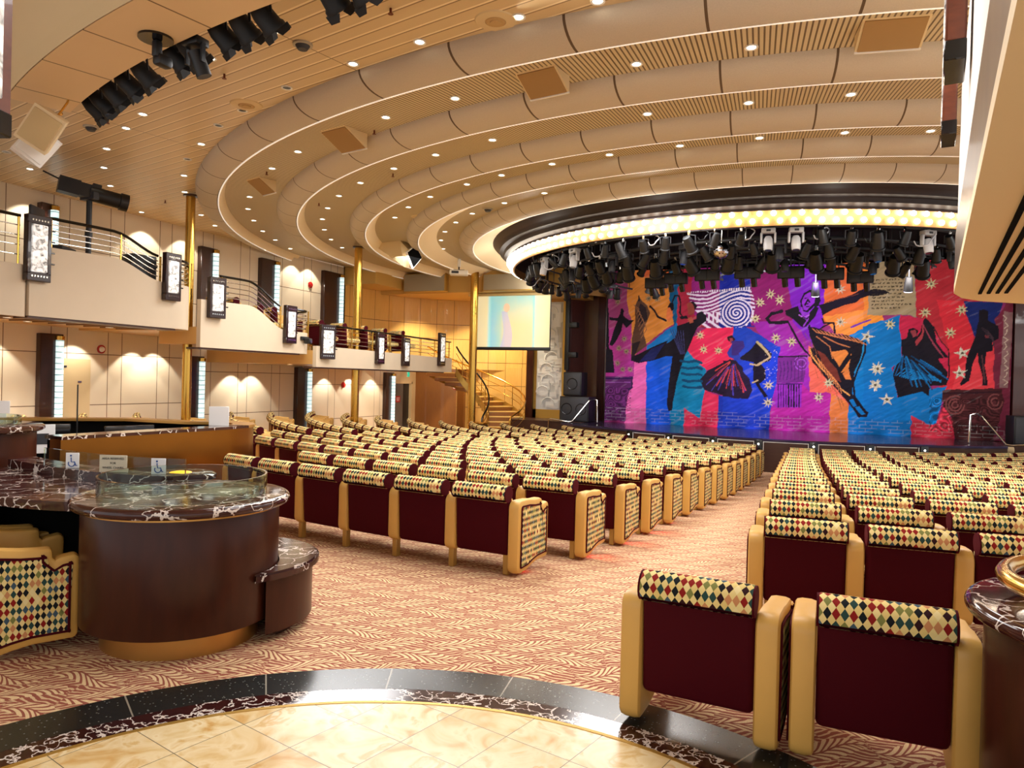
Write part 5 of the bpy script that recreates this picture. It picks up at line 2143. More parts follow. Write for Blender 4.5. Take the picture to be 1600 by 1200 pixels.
t = thing('control_booth', 'brass-fronted control booth with marble edge behind the bar', 'booth', (0, 0, 0))
bi = offs(bo, .16)
obj('brass_front', arc_strip(bo, bi, 0, ZB - .03), plain('booth_brass', (158, 104, 44), .3, metal=1, noise=.25, nscale=1.2), t)
bo2, bi2 = offs(bo, -.015), offs(bo, .24)
obj('wood_cap', arc_strip(bo2[3:], bi2[3:], ZB - .03, ZB), plain('brass_cap', (190, 140, 70), .3, metal=.7), t)
obj('marble_cap', arc_strip(bo2[:4], bi2[:4], ZB - .03, ZB), ROSSO, t)
obj('inner_lining', arc_strip(offs(bo, .165), offs(bo, .2), .1, ZB - .04), DARKVOID, t)
obj('desk', arc_strip(offs(bo[:4], .25), offs(bo[:4], 1.2), .6, .64), BLACK, t)
for k, (x, y, rz, lb) in enumerate(((-8.3, 5.6, 60, 'dark monitor inside the control booth, left of the white sheet'), (-7.5, 6.1, 75, 'dark monitor inside the control booth, nearest the brass rounded end'))):
    m_ = thing('monitor', lb, 'monitor', (x, y, .64), rad(rz))
    obj('screen', MB().rbox(-.28, .28, -.02, .02, .06, .30, .01), BLACKG, m_)
    obj('stand', MB().rbox(-.1, .1, -.08, .08, 0, .015, .005).box(-.02, .02, -.01, .01, .01, .1), BLACK, m_)
for k, (x, y, z, w, h, rz, lb) in enumerate(((-9.15, 5.62, .98, .26, .2, 40, 'white paper card on the far edge of the control booth'), (-6.38, 6.35, .98, .22, .22, 30, 'white paper card at the rounded end of the control booth'), (-8.0, 5.4, .64, .24, .32, 60, 'white sheet standing inside the control booth'))):
    c = thing('paper_card', lb, 'sheet', (x, y, z), rad(rz), 'white sheets at the booth')
    obj('sheet', MB().rbox(-w / 2, w / 2, -.004, .004, 0, h, .002, 1), PAPER, c)
    if k == 2:
        obj('printed_block', MB().box(-.06, .06, -.007, -.004, .1, .22), DGREY, c)
t = thing('gooseneck_light', 'thin gooseneck light bent over the control booth', 'lamp', (-8.4, 4.6, .62))
obj('neck', MB().tube([(0, 0, 0), (0, 0, .35), (.03, .02, .45), (.12, .06, .5), (.3, .12, .5)], .008, 6), CHROME, t)
obj('head', MB().cyl((.28, .115, .5), (.38, .14, .495), .02, 8), BLACK, t)
t = tag(obj('antenna', MB().cyl((-8.2, 5.95, .62), (-8.2, 5.95, 1.4), .008, 6).cyl((-8.2, 5.95, .62), (-8.2, 5.95, .66), .03, 8), BLACK), 'thin black antenna standing in the control booth', 'antenna')
# second round bar end, far left
t = thing('bar_pedestal', 'far round bar end with glass guard at the left edge of the view', 'pedestal', (-6.6, 3.66, 0))
obj('body', MB().lathe([(.01, 0), (.62, 0), (.62, 1.06), (.01, 1.06)], 48), MWOOD, t)
obj('marble_top', MB().lathe([(.01, 1.06), (.66, 1.06), (.68, 1.075), (.68, 1.095), (.66, 1.11), (.01, 1.11)], 48), ROSSO, t)
obj('glass_guard', MB().lathe([(.5, 1.11), (.51, 1.11), (.51, 1.18), (.5, 1.18)], 48, closed=True), GLASS, t)


# ------------------------------------------------------------------ right box balcony overhead, rear soffit with spotlights
BD = Vector((.1126, .9936))
BN = Vector((-.9936, .1126))       # towards the hall


def bp(y, off=0.0):
    # point on the box's edge line at depth y, pushed off towards the hall
    return (.29 + (y - 1.56) * .1133 + BN.x * off, y + BN.y * off)


edge = [bp(-1.2), bp(1.5), bp(3.6), bp(6.1), (.90, 6.42), (1.06, 6.66), (1.4, 6.92), (2.2, 7.2), (3.6, 7.25)]
n_ = len(edge)
vv = [(x, y, 2.3) for x, y in edge] + [(3.6, -1.2, 2.3)]
vv += [(x, y, 2.36) for x, y in edge] + [(3.6, -1.2, 2.36)]
m_ = n_ + 1
bx = MB().add(vv, [tuple(range(m_))[::-1], tuple(range(m_, 2 * m_))] + [(k, (k + 1) % m_, m_ + (k + 1) % m_, m_ + k) for k in range(m_)])
struct('ceiling_box_soffit', bx, plain('soffit_cream', (238, 216, 172), .5), label='cream underside of the side box at the right edge')
for k in range(4):
    off = -(.16 + .052 * k)
    a, b_ = bp(2.2, off), bp(6.15, off)
    s = MB().obox(((a[0] + b_[0]) / 2, (a[1] + b_[1]) / 2, 2.298), .022, 3.95, .012, -math.atan2(BD.x, BD.y))
    tag(obj('air_slot', s, DARKVOID), 'long black air slot in the cream soffit, %s from its edge' % ORD[k + 1], 'vent', 'air slots in the right soffit')


def fascia(z0, z1, d, mat, label, y1=6.1, nm='wall_box_fascia'):
    pts = [bp(-1.2, d), bp(1.5, d), bp(3.6, d), bp(y1, d), bp(y1 + .35, d - .05), bp(y1 + .6, d - .2), bp(y1 + .7, d - .5), bp(y1 + .7, d - 1.2)]
    n = len(pts)
    b = MB().add([(x, y, z0) for x, y in pts] + [(x, y, z1) for x, y in pts] + [(x + .08, y - .08, z1) for x, y in pts] + [(x + .08, y - .08, z0) for x, y in pts],
                 [f for k in range(n - 1) for f in ((k, k + 1, n + k + 1, n + k), (n + k, n + k + 1, 2 * n + k + 1, 2 * n + k), (3 * n + k, 3 * n + k + 1, k + 1, k))])
    struct(nm, b, mat, label=label)


fascia(2.36, 2.72, 0.0, plain('bronze_mirror', (104, 80, 50), .34, metal=1, noise=.5, nscale=5), 'bronze mirror strip along the side box')
fascia(2.72, 3.75, -.01, plain('white_parapet', (244, 240, 234), .6), 'white parapet of the side box at the right edge')


def box_lamp(x, y, z0, z1, rz, label, w=.34):
    t = thing('box_lamp', label, 'lamp', (x, y, z0), rz, 'lamps on the side boxes')
    h = z1 - z0
    obj('frame', MB().rbox(-w / 2, w / 2, -.04, .05, .09, h - .09, .01, 1), woodm('lamp_frame_wood', (120, 58, 34), (84, 38, 24), .3, (2, 2, 6)), t)
    obj('end_block', MB().rbox(-w / 2, w / 2, -.042, .054, 0, .1, .006, 1), BLACKG, t)
    obj('end_block', MB().rbox(-w / 2, w / 2, -.042, .054, h - .1, h, .006, 1), BLACKG, t)
    obj('glass_panel', MB().rbox(-w / 2 + .06, w / 2 - .06, .04, .058, .14, h - .14, .012, 2), FROST, t)
    return t


hd = rad(90) - math.atan2(BD.x, BD.y)
x, y = bp(4.25, .055)
box_lamp(x, y, 3.20, 4.15, hd, 'wood-framed lamp with black ends on the right side box, nearer one')
x, y = bp(6.15, .055)
box_lamp(x, y, 3.42, 4.3, hd, 'wood-framed lamp with black ends on the right side box, farther one')
struct('wall_box_fascia_left', MB().box(-4.2, -3.12, -1.2, 1.55, 2.3, 3.7), plain('white_parapet_left', (244, 240, 234), .6))
box_lamp(-3.13, 1.80, 2.54, 3.6, rad(-70), 'dark wood-framed lamp cut by the top left corner of the view', .3)

# rear soffit ring carrying the black spotlights
a0, a1 = rad(-90 - 23.4), rad(-90 + 4)
sf = plain('rear_soffit_cream', (232, 190, 128), .6)
ms, nts, bs = _new('rear_soffit_panels')
setc(bs, (226, 184, 122), .6)
N = NT(nts)
s_ = N.sep(N.co('Object'))
aa = N.m('MULTIPLY', N.m('ARCTAN2', s_[0], N.m('MULTIPLY', s_[1], -1.0)), 180 / PI)
kk = N.m('FRACT', N.m('DIVIDE', N.m('ADD', aa, 359.9), 3.45))
N.l.new(N.mix(N.m('LESS_THAN', kk, .02), srgb(232, 202, 154), srgb(130, 100, 64)), bs.inputs['Base Color'])
o = struct('ceiling_rear_soffit', MB().lathe([(15.2, 4.4), (15.78, 4.4), (15.78, 4.43), (15.2, 4.43)], 60, (0, 0, 0), a0, a1, closed=True), ms, label='curved cream panelled soffit carrying the black spotlights')
o.location = RC
prof = [(15.79, 4.4)] + [(15.79 + .42 * (1 - cos(t)), 4.4 + .57 * sin(t)) for t in [PI / 2 * k / 8 for k in range(1, 9)]] + [(16.2, 4.97), (15.85, 4.97)]
o = struct('trim_rear_soffit', MB().lathe(prof, 60, (0, 0, 0), a0 + rad(.3), a1, closed=True), CREAM, smooth=True)
o.location = RC
o = struct('wall_rear_soffit_void', MB().lathe([(15.26, 4.43), (15.3, 4.43), (15.3, 4.97), (15.26, 4.97)], 60, (0, 0, 0), a0 + rad(.2), a1, closed=True), DARKVOID)
o.location = RC


SPOTBLACK = plain('spot_black', (9, 9, 10), .6)


def spot_proto():
    # black stage spotlight: can, flared barn doors and yoke; hangs from its clamp at the origin and points along +y and down
    t = thing('house_spotlight', 'black spotlight', 'spotlight')
    M = Matrix.Rotation(rad(-40), 3, 'X')
    c = Vector((0, .02, -.17))
    q = lambda y, r: (c + M @ Vector((0, y, 0)), r)
    pr = [q(-.14, .03), q(-.13, .07), q(-.04, .095), q(.08, .10), q(.1, .115), q(.13, .115)]
    obj('can', MB().tube([p for p, r in pr], [r for p, r in pr], 14), SPOTBLACK, t)
    d = MB()
    for k in range(4):
        a = k * PI / 2
        u, v = Vector((cos(a), 0, sin(a))), Vector((-sin(a), 0, cos(a)))
        P = [c + M @ (u * .1 + v * s * w + Vector((0, y, 0)) + u * e) for s, w, y, e in ((-1, .08, .13, 0), (1, .08, .13, 0), (1, .05, .19, .02), (-1, .05, .19, .02))]
        d.add(P + [p + (M @ u) * .004 for p in P], [(0, 1, 2, 3), (7, 6, 5, 4), (0, 4, 5, 1), (1, 5, 6, 2), (2, 6, 7, 3), (3, 7, 4, 0)])
    obj('barn_doors', d, SPOTBLACK, t)
    obj('lens', MB().tube([c + M @ Vector((0, .126, 0)), c + M @ Vector((0, .132, 0))], .095, 14), LENS, t)
    obj('yoke', MB().tube([(-.12, .02, -.17), (-.12, .0, -.03), (0, 0, .0), (.12, 0, -.03), (.12, .02, -.17)], .012, 6).cyl((0, 0, 0), (0, 0, .08), .02, 8), BLACK, t)
    freeze(t)
    return t


SP = spot_proto()
aang = [-22.6, -21.9, -20.8, -19.6, -18.2, -15.9, -15.0, -13.7, -12.6, -11.9, -9.9, -8.6]
aang = [-22.7, -21.75, -20.3, -18.8, -17.3, -14.9, -13.9, -12.0, -10.9, -9.8, -7.0, -6.0]
for k, a in enumerate(aang):
    o = SP if k == 0 else copy_tree(SP)
    r_ = 15.02
    o.location = (RC.x + r_ * sin(rad(a)), RC.y - r_ * cos(rad(a)), 4.62)
    o.rotation_euler = (0, 0, rad(a) + rad(-14 if k % 2 else -4))
    o.scale = (.92, .92, .92)
    tag(o, 'black house spotlight under the curved rear soffit, %s from its left end' % ORD[k + 1], 'spotlight', 'spotlights of the rear soffit')
t = thing('dome_projector', 'small black effect light on a round plate under the rear soffit', 'effect light', (RC.x + 15.36 * sin(rad(-13.5)), RC.y - 15.36 * cos(rad(-13.5)), 4.4))
obj('plate', MB().cyl((0, 0, -.02), (0, 0, 0), .14, 24), BLACKG, t)
obj('arm', MB().rbox(-.03, .03, -.02, .05, -.16, -.02, .015), BLACK, t)
obj('head', MB().rbox(-.05, .05, .0, .15, -.22, -.12, .03), BLACK, t)
t = thing('effect_light', 'small black moving light between the rear soffit spotlights', 'spotlight', (RC.x + 15.1 * sin(rad(-12.9)), RC.y - 15.1 * cos(rad(-12.9)), 4.4))
obj('base', MB().rbox(-.09, .09, -.07, .07, -.02, .05, .01), BLACK, t)
obj('head', MB().cyl((0, 0, -.06), (.05, .06, -.26), .065, 12), BLACK, t)
obj('bracket', MB().box(-.1, -.08, -.02, .02, -.16, 0).box(.08, .1, -.02, .02, -.16, 0), BLACK, t)
# white loudspeakers hanging off the soffit's end
for k, (x, y, z, rz, s) in enumerate(((-7.55, 5.05, 4.06, rad(-50), 1.0), (-7.95, 5.2, 4.0, rad(-20), .9))):
    t = thing('hanging_speaker', ('cream loudspeaker with round cone grille hanging at the end of the rear soffit', 'white loudspeaker behind the cream one at the end of the rear soffit')[k], 'speaker', (x, y, z), (rad(-32), rad(14), rz), 'speakers at the soffit end')
    obj('cabinet', MB().prism([(-.16, -.1), (.16, -.16), (.16, .16), (-.16, .1)], .4 * s, 'z', -.2 * s), WHITEP if k else CREAM, t)
    obj('grille', MB().rbox(.155, .175, -.14, .14, -.17 * s, .17 * s, .008), plain('tan_grille', (196, 166, 116), .8) if not k else WHITEP, t)
    obj('bracket', MB().tube([(-.1, 0, .18), (-.12, 0, .36), (-.02, .0, .46)], .012, 6), BRASS, t)

# ------------------------------------------------------------------ stage lighting rig inside the marquee ring
def par_proto():
    t = thing('stage_light', 'black stage light', 'stage light')
    M = Matrix.Rotation(rad(-52), 3, 'X')
    c = Vector((0, 0, -.26))
    pr = [(-.2, .02), (-.19, .075), (-.08, .10), (.12, .105), (.13, .125), (.16, .125)]
    obj('can', MB().tube([c + M @ Vector((0, y, 0)) for y, r in pr], [r for y, r in pr], 12), BLACK, t)
    obj('lens', MB().tube([c + M @ Vector((0, .155, 0)), c + M @ Vector((0, .163, 0))], .1, 12), LENS, t)
    obj('yoke', MB().tube([(-.13, 0, -.26), (-.13, 0, -.08), (0, 0, -.06), (.13, 0, -.08), (.13, 0, -.26)], .012, 6), DGREY, t)
    obj('clamp', MB().rbox(-.03, .03, -.035, .035, -.07, .03, .01, 1), CHROME, t)
    freeze(t)
    return t


def mover_proto(mat):
    t = thing('moving_light', 'moving head light', 'moving head light')
    obj('base', MB().rbox(-.16, .16, -.1, .1, -.14, -.02, .02), mat, t)
    obj('arm', MB().rbox(-.18, -.13, -.06, .06, -.38, -.12, .02), mat, t)
    obj('arm', MB().rbox(.13, .18, -.06, .06, -.38, -.12, .02), mat, t)
    pr = [(-.06, .07), (.0, .1), (.14, .11), (.26, .1), (.28, .09)]
    M = Matrix.Rotation(rad(-100), 3, 'X')
    obj('head', MB().tube([Vector((0, 0, -.28)) + M @ Vector((0, y, 0)) for y, r in pr], [r for y, r in pr], 14), mat, t)
    obj('lens', MB().tube([Vector((0, 0, -.28)) + M @ Vector((0, .281, 0)), Vector((0, 0, -.28)) + M @ Vector((0, .286, 0))], .08, 12), LENS, t)
    obj('display', MB().rbox(-.05, .05, -.106, -.1, -.11, -.06, .002, 1), DGREY, t)
    freeze(t)
    return t


def box_proto():
    t = thing('flood_bank', 'black flood light bank', 'flood light')
    obj('housing', MB().rbox(-.34, .34, -.1, .1, -.42, -.1, .02), BLACK, t)
    for k in range(2):
        obj('cell', MB().rbox(-.3 + k * .31, -.01 + k * .31, -.112, -.1, -.4, -.14, .01), DGREY, t)
        obj('barrel', MB().cyl((-.16 + k * .32, .02, -.4), (-.14 + k * .32, .12, -.62), .08, 12), BLACKG, t)
    obj('hanger', MB().cyl((0, 0, -.1), (0, 0, .06), .02, 6).cyl((-.2, 0, -.1), (-.2, 0, .02), .014, 6).cyl((.2, 0, -.1), (.2, 0, .02), .014, 6), DGREY, t)
    freeze(t)
    return t


RIG = [(5.75, 4.42), (4.9, 4.36), (3.9, 4.30), (2.7, 4.28), (1.0, 4.34)]


def arc_pts(R, z, a0, a1, n=36):
    return [(RC.x + R * sin(rad(a0 + (a1 - a0) * k / n)), RC.y - R * cos(rad(a0 + (a1 - a0) * k / n)), z) for k in range(n + 1)]


for k, (R, z) in enumerate(RIG):
    t = thing('lighting_bar', 'curved steel pipe of the stage rig, %s from the front' % ORD[k + 1], 'lighting bar', (0, 0, 0), 0, 'lighting bars')
    obj('pipe', MB().tube(arc_pts(R, z, -112, 75), .028, 6), DGREY, t)
    obj('pipe', MB().tube(arc_pts(R - .05, z + .3, -112, 75), .024, 6), DGREY, t)
    for a in range(-110, 75, 14):
        x, y = RC.x + R * sin(rad(a)), RC.y - R * cos(rad(a))
        obj('drop_rod', MB().cyl((x, y, z), (x, y, 5.2), .012, 5), CHROME, t)
PAR, MOVG, MOVD, BANK = par_proto(), mover_proto(GREYM), mover_proto(DGREY), box_proto()
FIRST = {id(PAR): True, id(MOVG): True, id(MOVD): True, id(BANK): True}
rr = random.Random(11)
CNT = {}


def hang(proto, R, z, a, label, cat, group, face=None, s=1.0, tilt=0.0):
    if FIRST[id(proto)]:
        FIRST[id(proto)] = False
        o = proto
    else:
        o = copy_tree(proto)
    o.location = (RC.x + R * sin(rad(a)), RC.y - R * cos(rad(a)), z - .02)
    o.rotation_euler = (tilt, 0, rad(a) if face is None else face)
    o.scale = (s, s, s)
    tag(o, label, cat, group)
    return o


rows = ['front', 'second', 'third', 'fourth', 'innermost']
for ri, (R, z) in enumerate(RIG[:4]):
    a = [-104, -100, -100, -95][ri]
    step = [4.6, 5.2, 6.6, 19][ri]
    i = 0
    mi = gi = bi_ = 0
    while a < 64:
        u = rr.random()
        i += 1
        if ri == 0 and any(abs(a - q) < 2.35 for q in (-50, -33, 6, 13, 33)):
            gi += 1
            hang(MOVG, R, z, a, 'pale grey moving head light on the front bar, %s from the left' % ORD[gi], 'moving head light', 'grey moving heads', rad(a), .74)
        elif ri in (1, 2) and i % 4 == 2:
            mi += 1
            hang(MOVD, R, z, a, 'dark moving head light on the %s lighting bar, %s from the left' % (rows[ri], ORD[mi]), 'moving head light', 'dark moving heads', rad(a) + rr.uniform(-.6, .6), .7)
        elif ri == 3 and -70 < a < 60:
            bi_ += 1
            hang(BANK, R, z, a, 'black flood light bank above the curtain, %s from the left' % ORD[bi_], 'flood light', 'flood light banks', 0, .8)
        else:
            CNT[ri] = CNT.get(ri, 0) + 1
            hang(PAR, R, z, a, 'black stage light can on the %s lighting bar, %s from the left' % (rows[ri], ORD[CNT[ri]]), 'stage light', 'stage light cans', rr.uniform(-.9, .9), rr.uniform(.7, .95), rr.uniform(-.25, .2))
        a += step
for k in range(12):
    a = -66 + k * 10.6
    R, z = 4.35, 4.28
    o = hang(PAR, R, z + .05, a, 'black stage light can hanging low in front of the curtain, %s from the left' % ORD[k + 1], 'stage light', 'low hanging stage light cans', rr.uniform(-.4, .4), 1.15, .15)
t = thing('lighting_bar', 'low straight pipe carrying the hanging cans in front of the curtain', 'lighting bar', (0, 0, 0), 0, 'lighting bars')
obj('pipe', MB().tube(arc_pts(4.35, 4.3, -70, 60), .024, 6), DGREY, t)
for a in range(-66, 60, 21):
    x, y = RC.x + 4.35 * sin(rad(a)), RC.y - 4.35 * cos(rad(a))
    obj('drop_rod', MB().cyl((x, y, 4.3), (x, y, 5.2), .01, 5), DGREY, t)
for k in range(16):
    a = -98 + k * 10.2 + rr.uniform(-2, 2)
    R = 5.75
    x, y = RC.x + R * sin(rad(a)), RC.y - R * cos(rad(a))
    r_ = rr.uniform(.10, .2)
    z = 4.42 - r_ * .9
    pts = [(x + r_ * cos(t_) * (1 + .2 * sin(3 * t_)), y + .05 * sin(2 * t_), z + r_ * .9 * sin(t_)) for t_ in [rad(200 + 270 * j / 16) for j in range(17)]]
    tag(obj('cable_loop', MB().tube(pts, .011, 5), plain('cable_white', (200, 200, 205), .5) if k % 3 else BLACK), 'looped cable hanging from the stage rig, %s from the left' % ORD[k + 1], 'cable', 'rig cables')
t = thing('mirror_ball', 'silver mirror ball hanging from the front of the stage rig', 'mirror ball', (-1.93, 14.2, 4.12))
mbm, nt, b = _new('mirror_tiles')
setc(b, (210, 210, 215), .12, metal=1)
N = NT(nt)
N.l.new(N.mix(N.white(N.v('SNAP', N.co('Object'), (.03, .03, .03))), srgb(90, 70, 80), srgb(250, 250, 255)), b.inputs['Base Color'])
obj('ball', MB().sphere((0, 0, 0), .15, 20, 14), mbm, t, smooth=False)
obj('chain', MB().cyl((0, 0, .15), (0, 0, 1.1), .008, 6), CHROME, t)
for k, (px, zz) in enumerate(((-.35, 3.72), (1.55, 3.78))):
    t = thing('lit_stage_light', 'stage light with bright white lens above the curtain, %s' % ('left one' if k == 0 else 'right one'), 'stage light', (px, 18.4, zz))
    obj('can', MB().cyl((0, 0, .0), (0, -.12, .3), .1, 14, .07), BLACK, t)
    obj('lens', MB().cyl((0, .008, -.012), (0, .004, -.002), .085, 14), plain('lit_lens', (230, 225, 255), .3, emit=(225, 215, 255), es=7), t)
    obj('rod', MB().cyl((0, -.12, .25), (0, -.12, 1.55), .014, 6), DGREY, t)


# ------------------------------------------------------------------ ceiling fittings
DLS = [(-5.08, 5.68), (-6.2, 5.93), (-7.2, 6.16), (-8.4, 6.92), (-9.11, 7.24), (-10.25, 7.82), (-11.25, 8.54), (-8.64, 8.13), (-10.31, 9.34), (-12.24, 9.43), (-11.24, 10.21), (-11.95, 11.03), (-12.53, 11.83), (-13.6, 11.23), (-12.59, 8.18), (-4.82, 6.58), (-3.87, 6.38), (-2.74, 6.26), (-4.11, 5.45), (-4.23, 7.82), (-5.39, 8.09), (-7.49, 8.9), (-8.51, 9.49), (-10.3, 10.89), (-11.09, 11.69), (-11.8, 12.62), (-12.46, 13.63), (-12.96, 14.63), (-13.44, 15.76), (-4.45, 9.36), (-5.56, 9.71), (-6.57, 10.13), (-7.62, 10.7), (-8.56, 11.35), (-9.41, 12.12), (-10.19, 12.95), (-10.88, 13.91), (-11.5, 14.97), (-11.94, 16.02), (-4.05, 10.7), (-5.06, 11.03), (-5.87, 11.36), (-6.93, 11.94), (-7.77, 12.54), (-8.55, 13.27), (-4.8, 12.33), (-5.79, 12.79), (-6.79, 13.42), (-7.52, 14.08), (-8.24, 14.91), (-8.84, 15.81), (-9.37, 16.87), (-9.73, 17.94), (-9.93, 19.07), (-6.67, 15.03), (-7.32, 15.79), (-7.83, 16.6), (-8.23, 17.44), (-8.61, 18.98), (-11.12, 18.32), (-1.97, 6.24), (-1.96, 7.62), (-.8, 7.63), (-2.18, 9.08), (-.97, 9.12), (.14, 9.24), (-2.03, 10.45), (-3.08, 10.53), (-.96, 10.46), (.1, 10.6), (1.12, 10.88), (-13.11, 12.79), (-13.2, 10.2)]
bands = [(12.95, 'in the plank ceiling outside the rings'), (11.6, 'between the first and second ceiling rings'), (10.1, 'between the second and third ceiling rings'), (8.85, 'between the third and fourth ceiling rings'), (7.6, 'between the fourth and fifth ceiling rings'), (0, 'inside the smallest ceiling ring')]
rim = MB().lathe([(.046, 0), (.066, 0), (.066, -.012), (.046, -.008)], 20, closed=True).mesh('trim_ring', WHITEP, True)
glow = MB().disc((0, 0, -.004), .046, 16, -1).mesh('glass', DOWNL)
cnt = {}
DLS = [p for p in DLS if p[0] > -13.9]
DLS.sort(key=lambda p: math.atan2(p[0] - RC.x, RC.y - p[1]))
for x, y in DLS:
    r = math.hypot(x - RC.x, y - RC.y)
    nm = next(t for R, t in bands if r > R)
    cnt[nm] = cnt.get(nm, 0) + 1
    t = thing('downlight', 'small round downlight %s, %s from the left' % (nm, ORD[cnt[nm]]), 'downlight', (x, y, CZ - .001), 0, 'ceiling downlights')
    link('trim_ring', rim, t)
    link('glass', glow, t)
# real light from a share of them, just enough to pool on walls, ceilings and seats
for k, (x, y) in enumerate(DLS):
    if k % 4 == 0:
        lamp('downlight_beam', 'SPOT', (x, y, CZ - .03), 34, (1, .9, .72), (x, y, 0), size=.06, spot=110, blend=.6)
lamp('downlight_beam', 'SPOT', (-1.97, 6.0, CZ - .05), 90, (1, .95, .86), (.55, 4.4, 3.2), size=.06, spot=90, blend=.6)  # beam turned sideways, added to brighten the side box's white parapet
lamp('downlight_beam', 'SPOT', (-2.74, 6.1, CZ - .05), 60, (1, .95, .86), (.7, 5.6, 3.2), size=.06, spot=80, blend=.6)  # second beam added for the same white parapet
lamp('wall_spot', 'SPOT', (-12.7, 21.6, 1.8), 60, (1, .88, .66), (-12.9, 23.4, .6), size=.06, spot=110, blend=.6)  # unseen lamp added to brighten the exit return wall
# downlights under the balcony, some below the low section added to brighten it
for k, (x, y, z) in enumerate(((-12.2, 6.9, 2.375), (-12.0, 7.5, 2.375), (-12.6, 8.2, 2.375), (-11.6, 8.7, 2.375), (-11.8, 9.3, 2.375), (-12.4, 9.6, 2.375), (-11.3, 11.2, 2.095), (-11.3, 12.4, 2.095), (-12.2, 14.4, 1.815), (-12.2, 16.2, 1.815), (-12.2, 18.0, 1.815), (-12.6, 19.7, 1.815))):
    t = thing('downlight', 'small downlight under the balcony floor, %s from the rear' % ORD[k + 1], 'downlight', (x, y, z - .001), 0, 'balcony downlights')
    link('trim_ring', rim, t)
    link('glass', glow, t)
    lamp('balcony_beam', 'SPOT', (x, y, z - .03), 42, (1, .9, .72), (x, y, 0), size=.04, spot=120, blend=.5)
for k, (x, y) in enumerate(((-5.96, 6.86), (-7.02, 7.26), (-7.76, 7.59), (-9.47, 8.64), (-11.98, 7.41))):
    t = thing('unlit_downlight', 'dark unlit downlight in the plank ceiling, %s from the right' % ORD[k + 1], 'downlight', (x, y, CZ - .001), 0, 'unlit downlights')
    link('trim_ring', rim, t)
    obj('dark_glass', MB().disc((0, 0, -.004), .046, 16, -1), BLACKG, t)
for k, (x, y) in enumerate(((-5.03, 6.01), (-9.55, 7.04), (-6.31, 13.15))):
    t = thing('smoke_detector', ('white smoke detector in the plank ceiling near the black spotlights', 'white smoke detector in the plank ceiling below the hanging speakers', 'smoke detector between the third and fourth ceiling rings')[k], 'smoke detector', (x, y, CZ))
    obj('base', MB().cyl((0, 0, -.02), (0, 0, 0), .1, 20), plain('detector_grey', (176, 166, 146), .5), t)
    obj('sensor', MB().cyl((0, 0, -.06), (0, 0, -.02), .05, 16, .075), DGREY, t)
for k, (x, y) in enumerate(((-6.83, 7.13), (-2.97, 6.25), (-8.0, 13.4))):
    t = thing('ceiling_vent', ('round cream air vent left of the largest ceiling ring', 'round cream air vent near the top of the view', 'round air vent between the third and fourth rings')[k], 'vent', (x, y, CZ))
    obj('flange', MB().lathe([(.1, -.0), (.2, -.0), (.19, -.012), (.1, -.018)], 28, closed=True), CEILC, t)
    obj('louvre', MB().lathe([(.0, -.03), (.05, -.028), (.055, -.02), (.09, -.022), (.1, -.01)], 28), plain('vent_tan', (186, 152, 100), .6), t)
for k, (x, y) in enumerate(sorted(((-6.38, 6.31), (-9.06, 6.92), (-11.68, 7.51), (-12.2, 10.61), (-3.78, 5.71), (-5.83, 8.48), (-6.76, 10.4), (-8.75, 9.63), (-9.33, 11.74)), key=lambda p: p[1])):
    t = thing('sprinkler', 'tiny brown sprinkler head on the ceiling, %s one counted from entrance towards stage' % ORD[k + 1], 'sprinkler', (x, y, CZ), 0, 'sprinklers')
    obj('head', MB().cyl((0, 0, -.05), (0, 0, 0), .012, 8).cyl((0, 0, -.055), (0, 0, -.05), .026, 10), plain('sprinkler_brown', (110, 50, 30), .4, metal=.5), t)


def wedge(x, y, az, w, label, dark=False, d=.42, h=.2):
    # wedge shaped ceiling loudspeaker facing along az
    t = thing('ceiling_speaker', label, 'speaker', (x, y, CZ), az, 'ceiling wedge speakers')
    b = MB().add([(-w / 2, -d / 2, 0), (w / 2, -d / 2, 0), (w / 2, d / 2, 0), (-w / 2, d / 2, 0), (-w / 2, d / 2, -h), (w / 2, d / 2, -h)], [(0, 1, 2, 3), (0, 4, 5, 1), (3, 2, 5, 4), (0, 3, 4), (1, 5, 2)])
    obj('cabinet', b, CEILC, t)
    L = math.hypot(d, h)
    M = Matrix.Rotation(-math.atan2(h, d), 3, 'X')
    obj('grille', MB().obox((0, 0, -h / 2 - .006), w * .92, L * .9, .012, M=M), plain('speaker_cloth_dark', (10, 10, 10), .8) if dark else plain('speaker_cloth', (158, 122, 74), .8), t)
    obj('lip', MB().obox((0, d / 2, -h), w, .02, .02), WHITEP, t)
    return t


def az_at(x, y, off=0):
    return math.atan2(x - RC.x, RC.y - y) + off


wedge(-6.3, 8.42, az_at(-6.3, 8.42, .2), .5, 'cream wedge loudspeaker between the first two rings, second from the left')
wedge(-9.25, 10.05, az_at(-9.25, 10.05, .4), .4, 'cream wedge loudspeaker between the first two rings, leftmost', d=.34)
wedge(-3.0, 7.55, az_at(-3.0, 7.55, -.05), .5, 'cream wedge loudspeaker between the first two rings, third from the left', d=.34, h=.18)
wedge(.45, 7.62, az_at(.45, 7.62), .58, 'cream wedge loudspeaker between the first two rings, rightmost', d=.34, h=.16)
t = thing('corner_speaker', 'large cream ceiling loudspeaker with black diamond-shaped grille', 'speaker', (-10.3, 15.75, CZ), rad(18))
cb = MB().add([(-.5, .2, 0), (.35, -.3, 0), (.55, .3, 0), (.42, -.1, -.62), (.5, .1, -.62), (.62, .0, -.3)], [(0, 1, 2), (0, 3, 1), (0, 2, 4), (0, 4, 3), (1, 3, 5), (2, 5, 4), (3, 4, 5), (1, 5, 2)])
obj('cabinet', cb, CEILC, t)
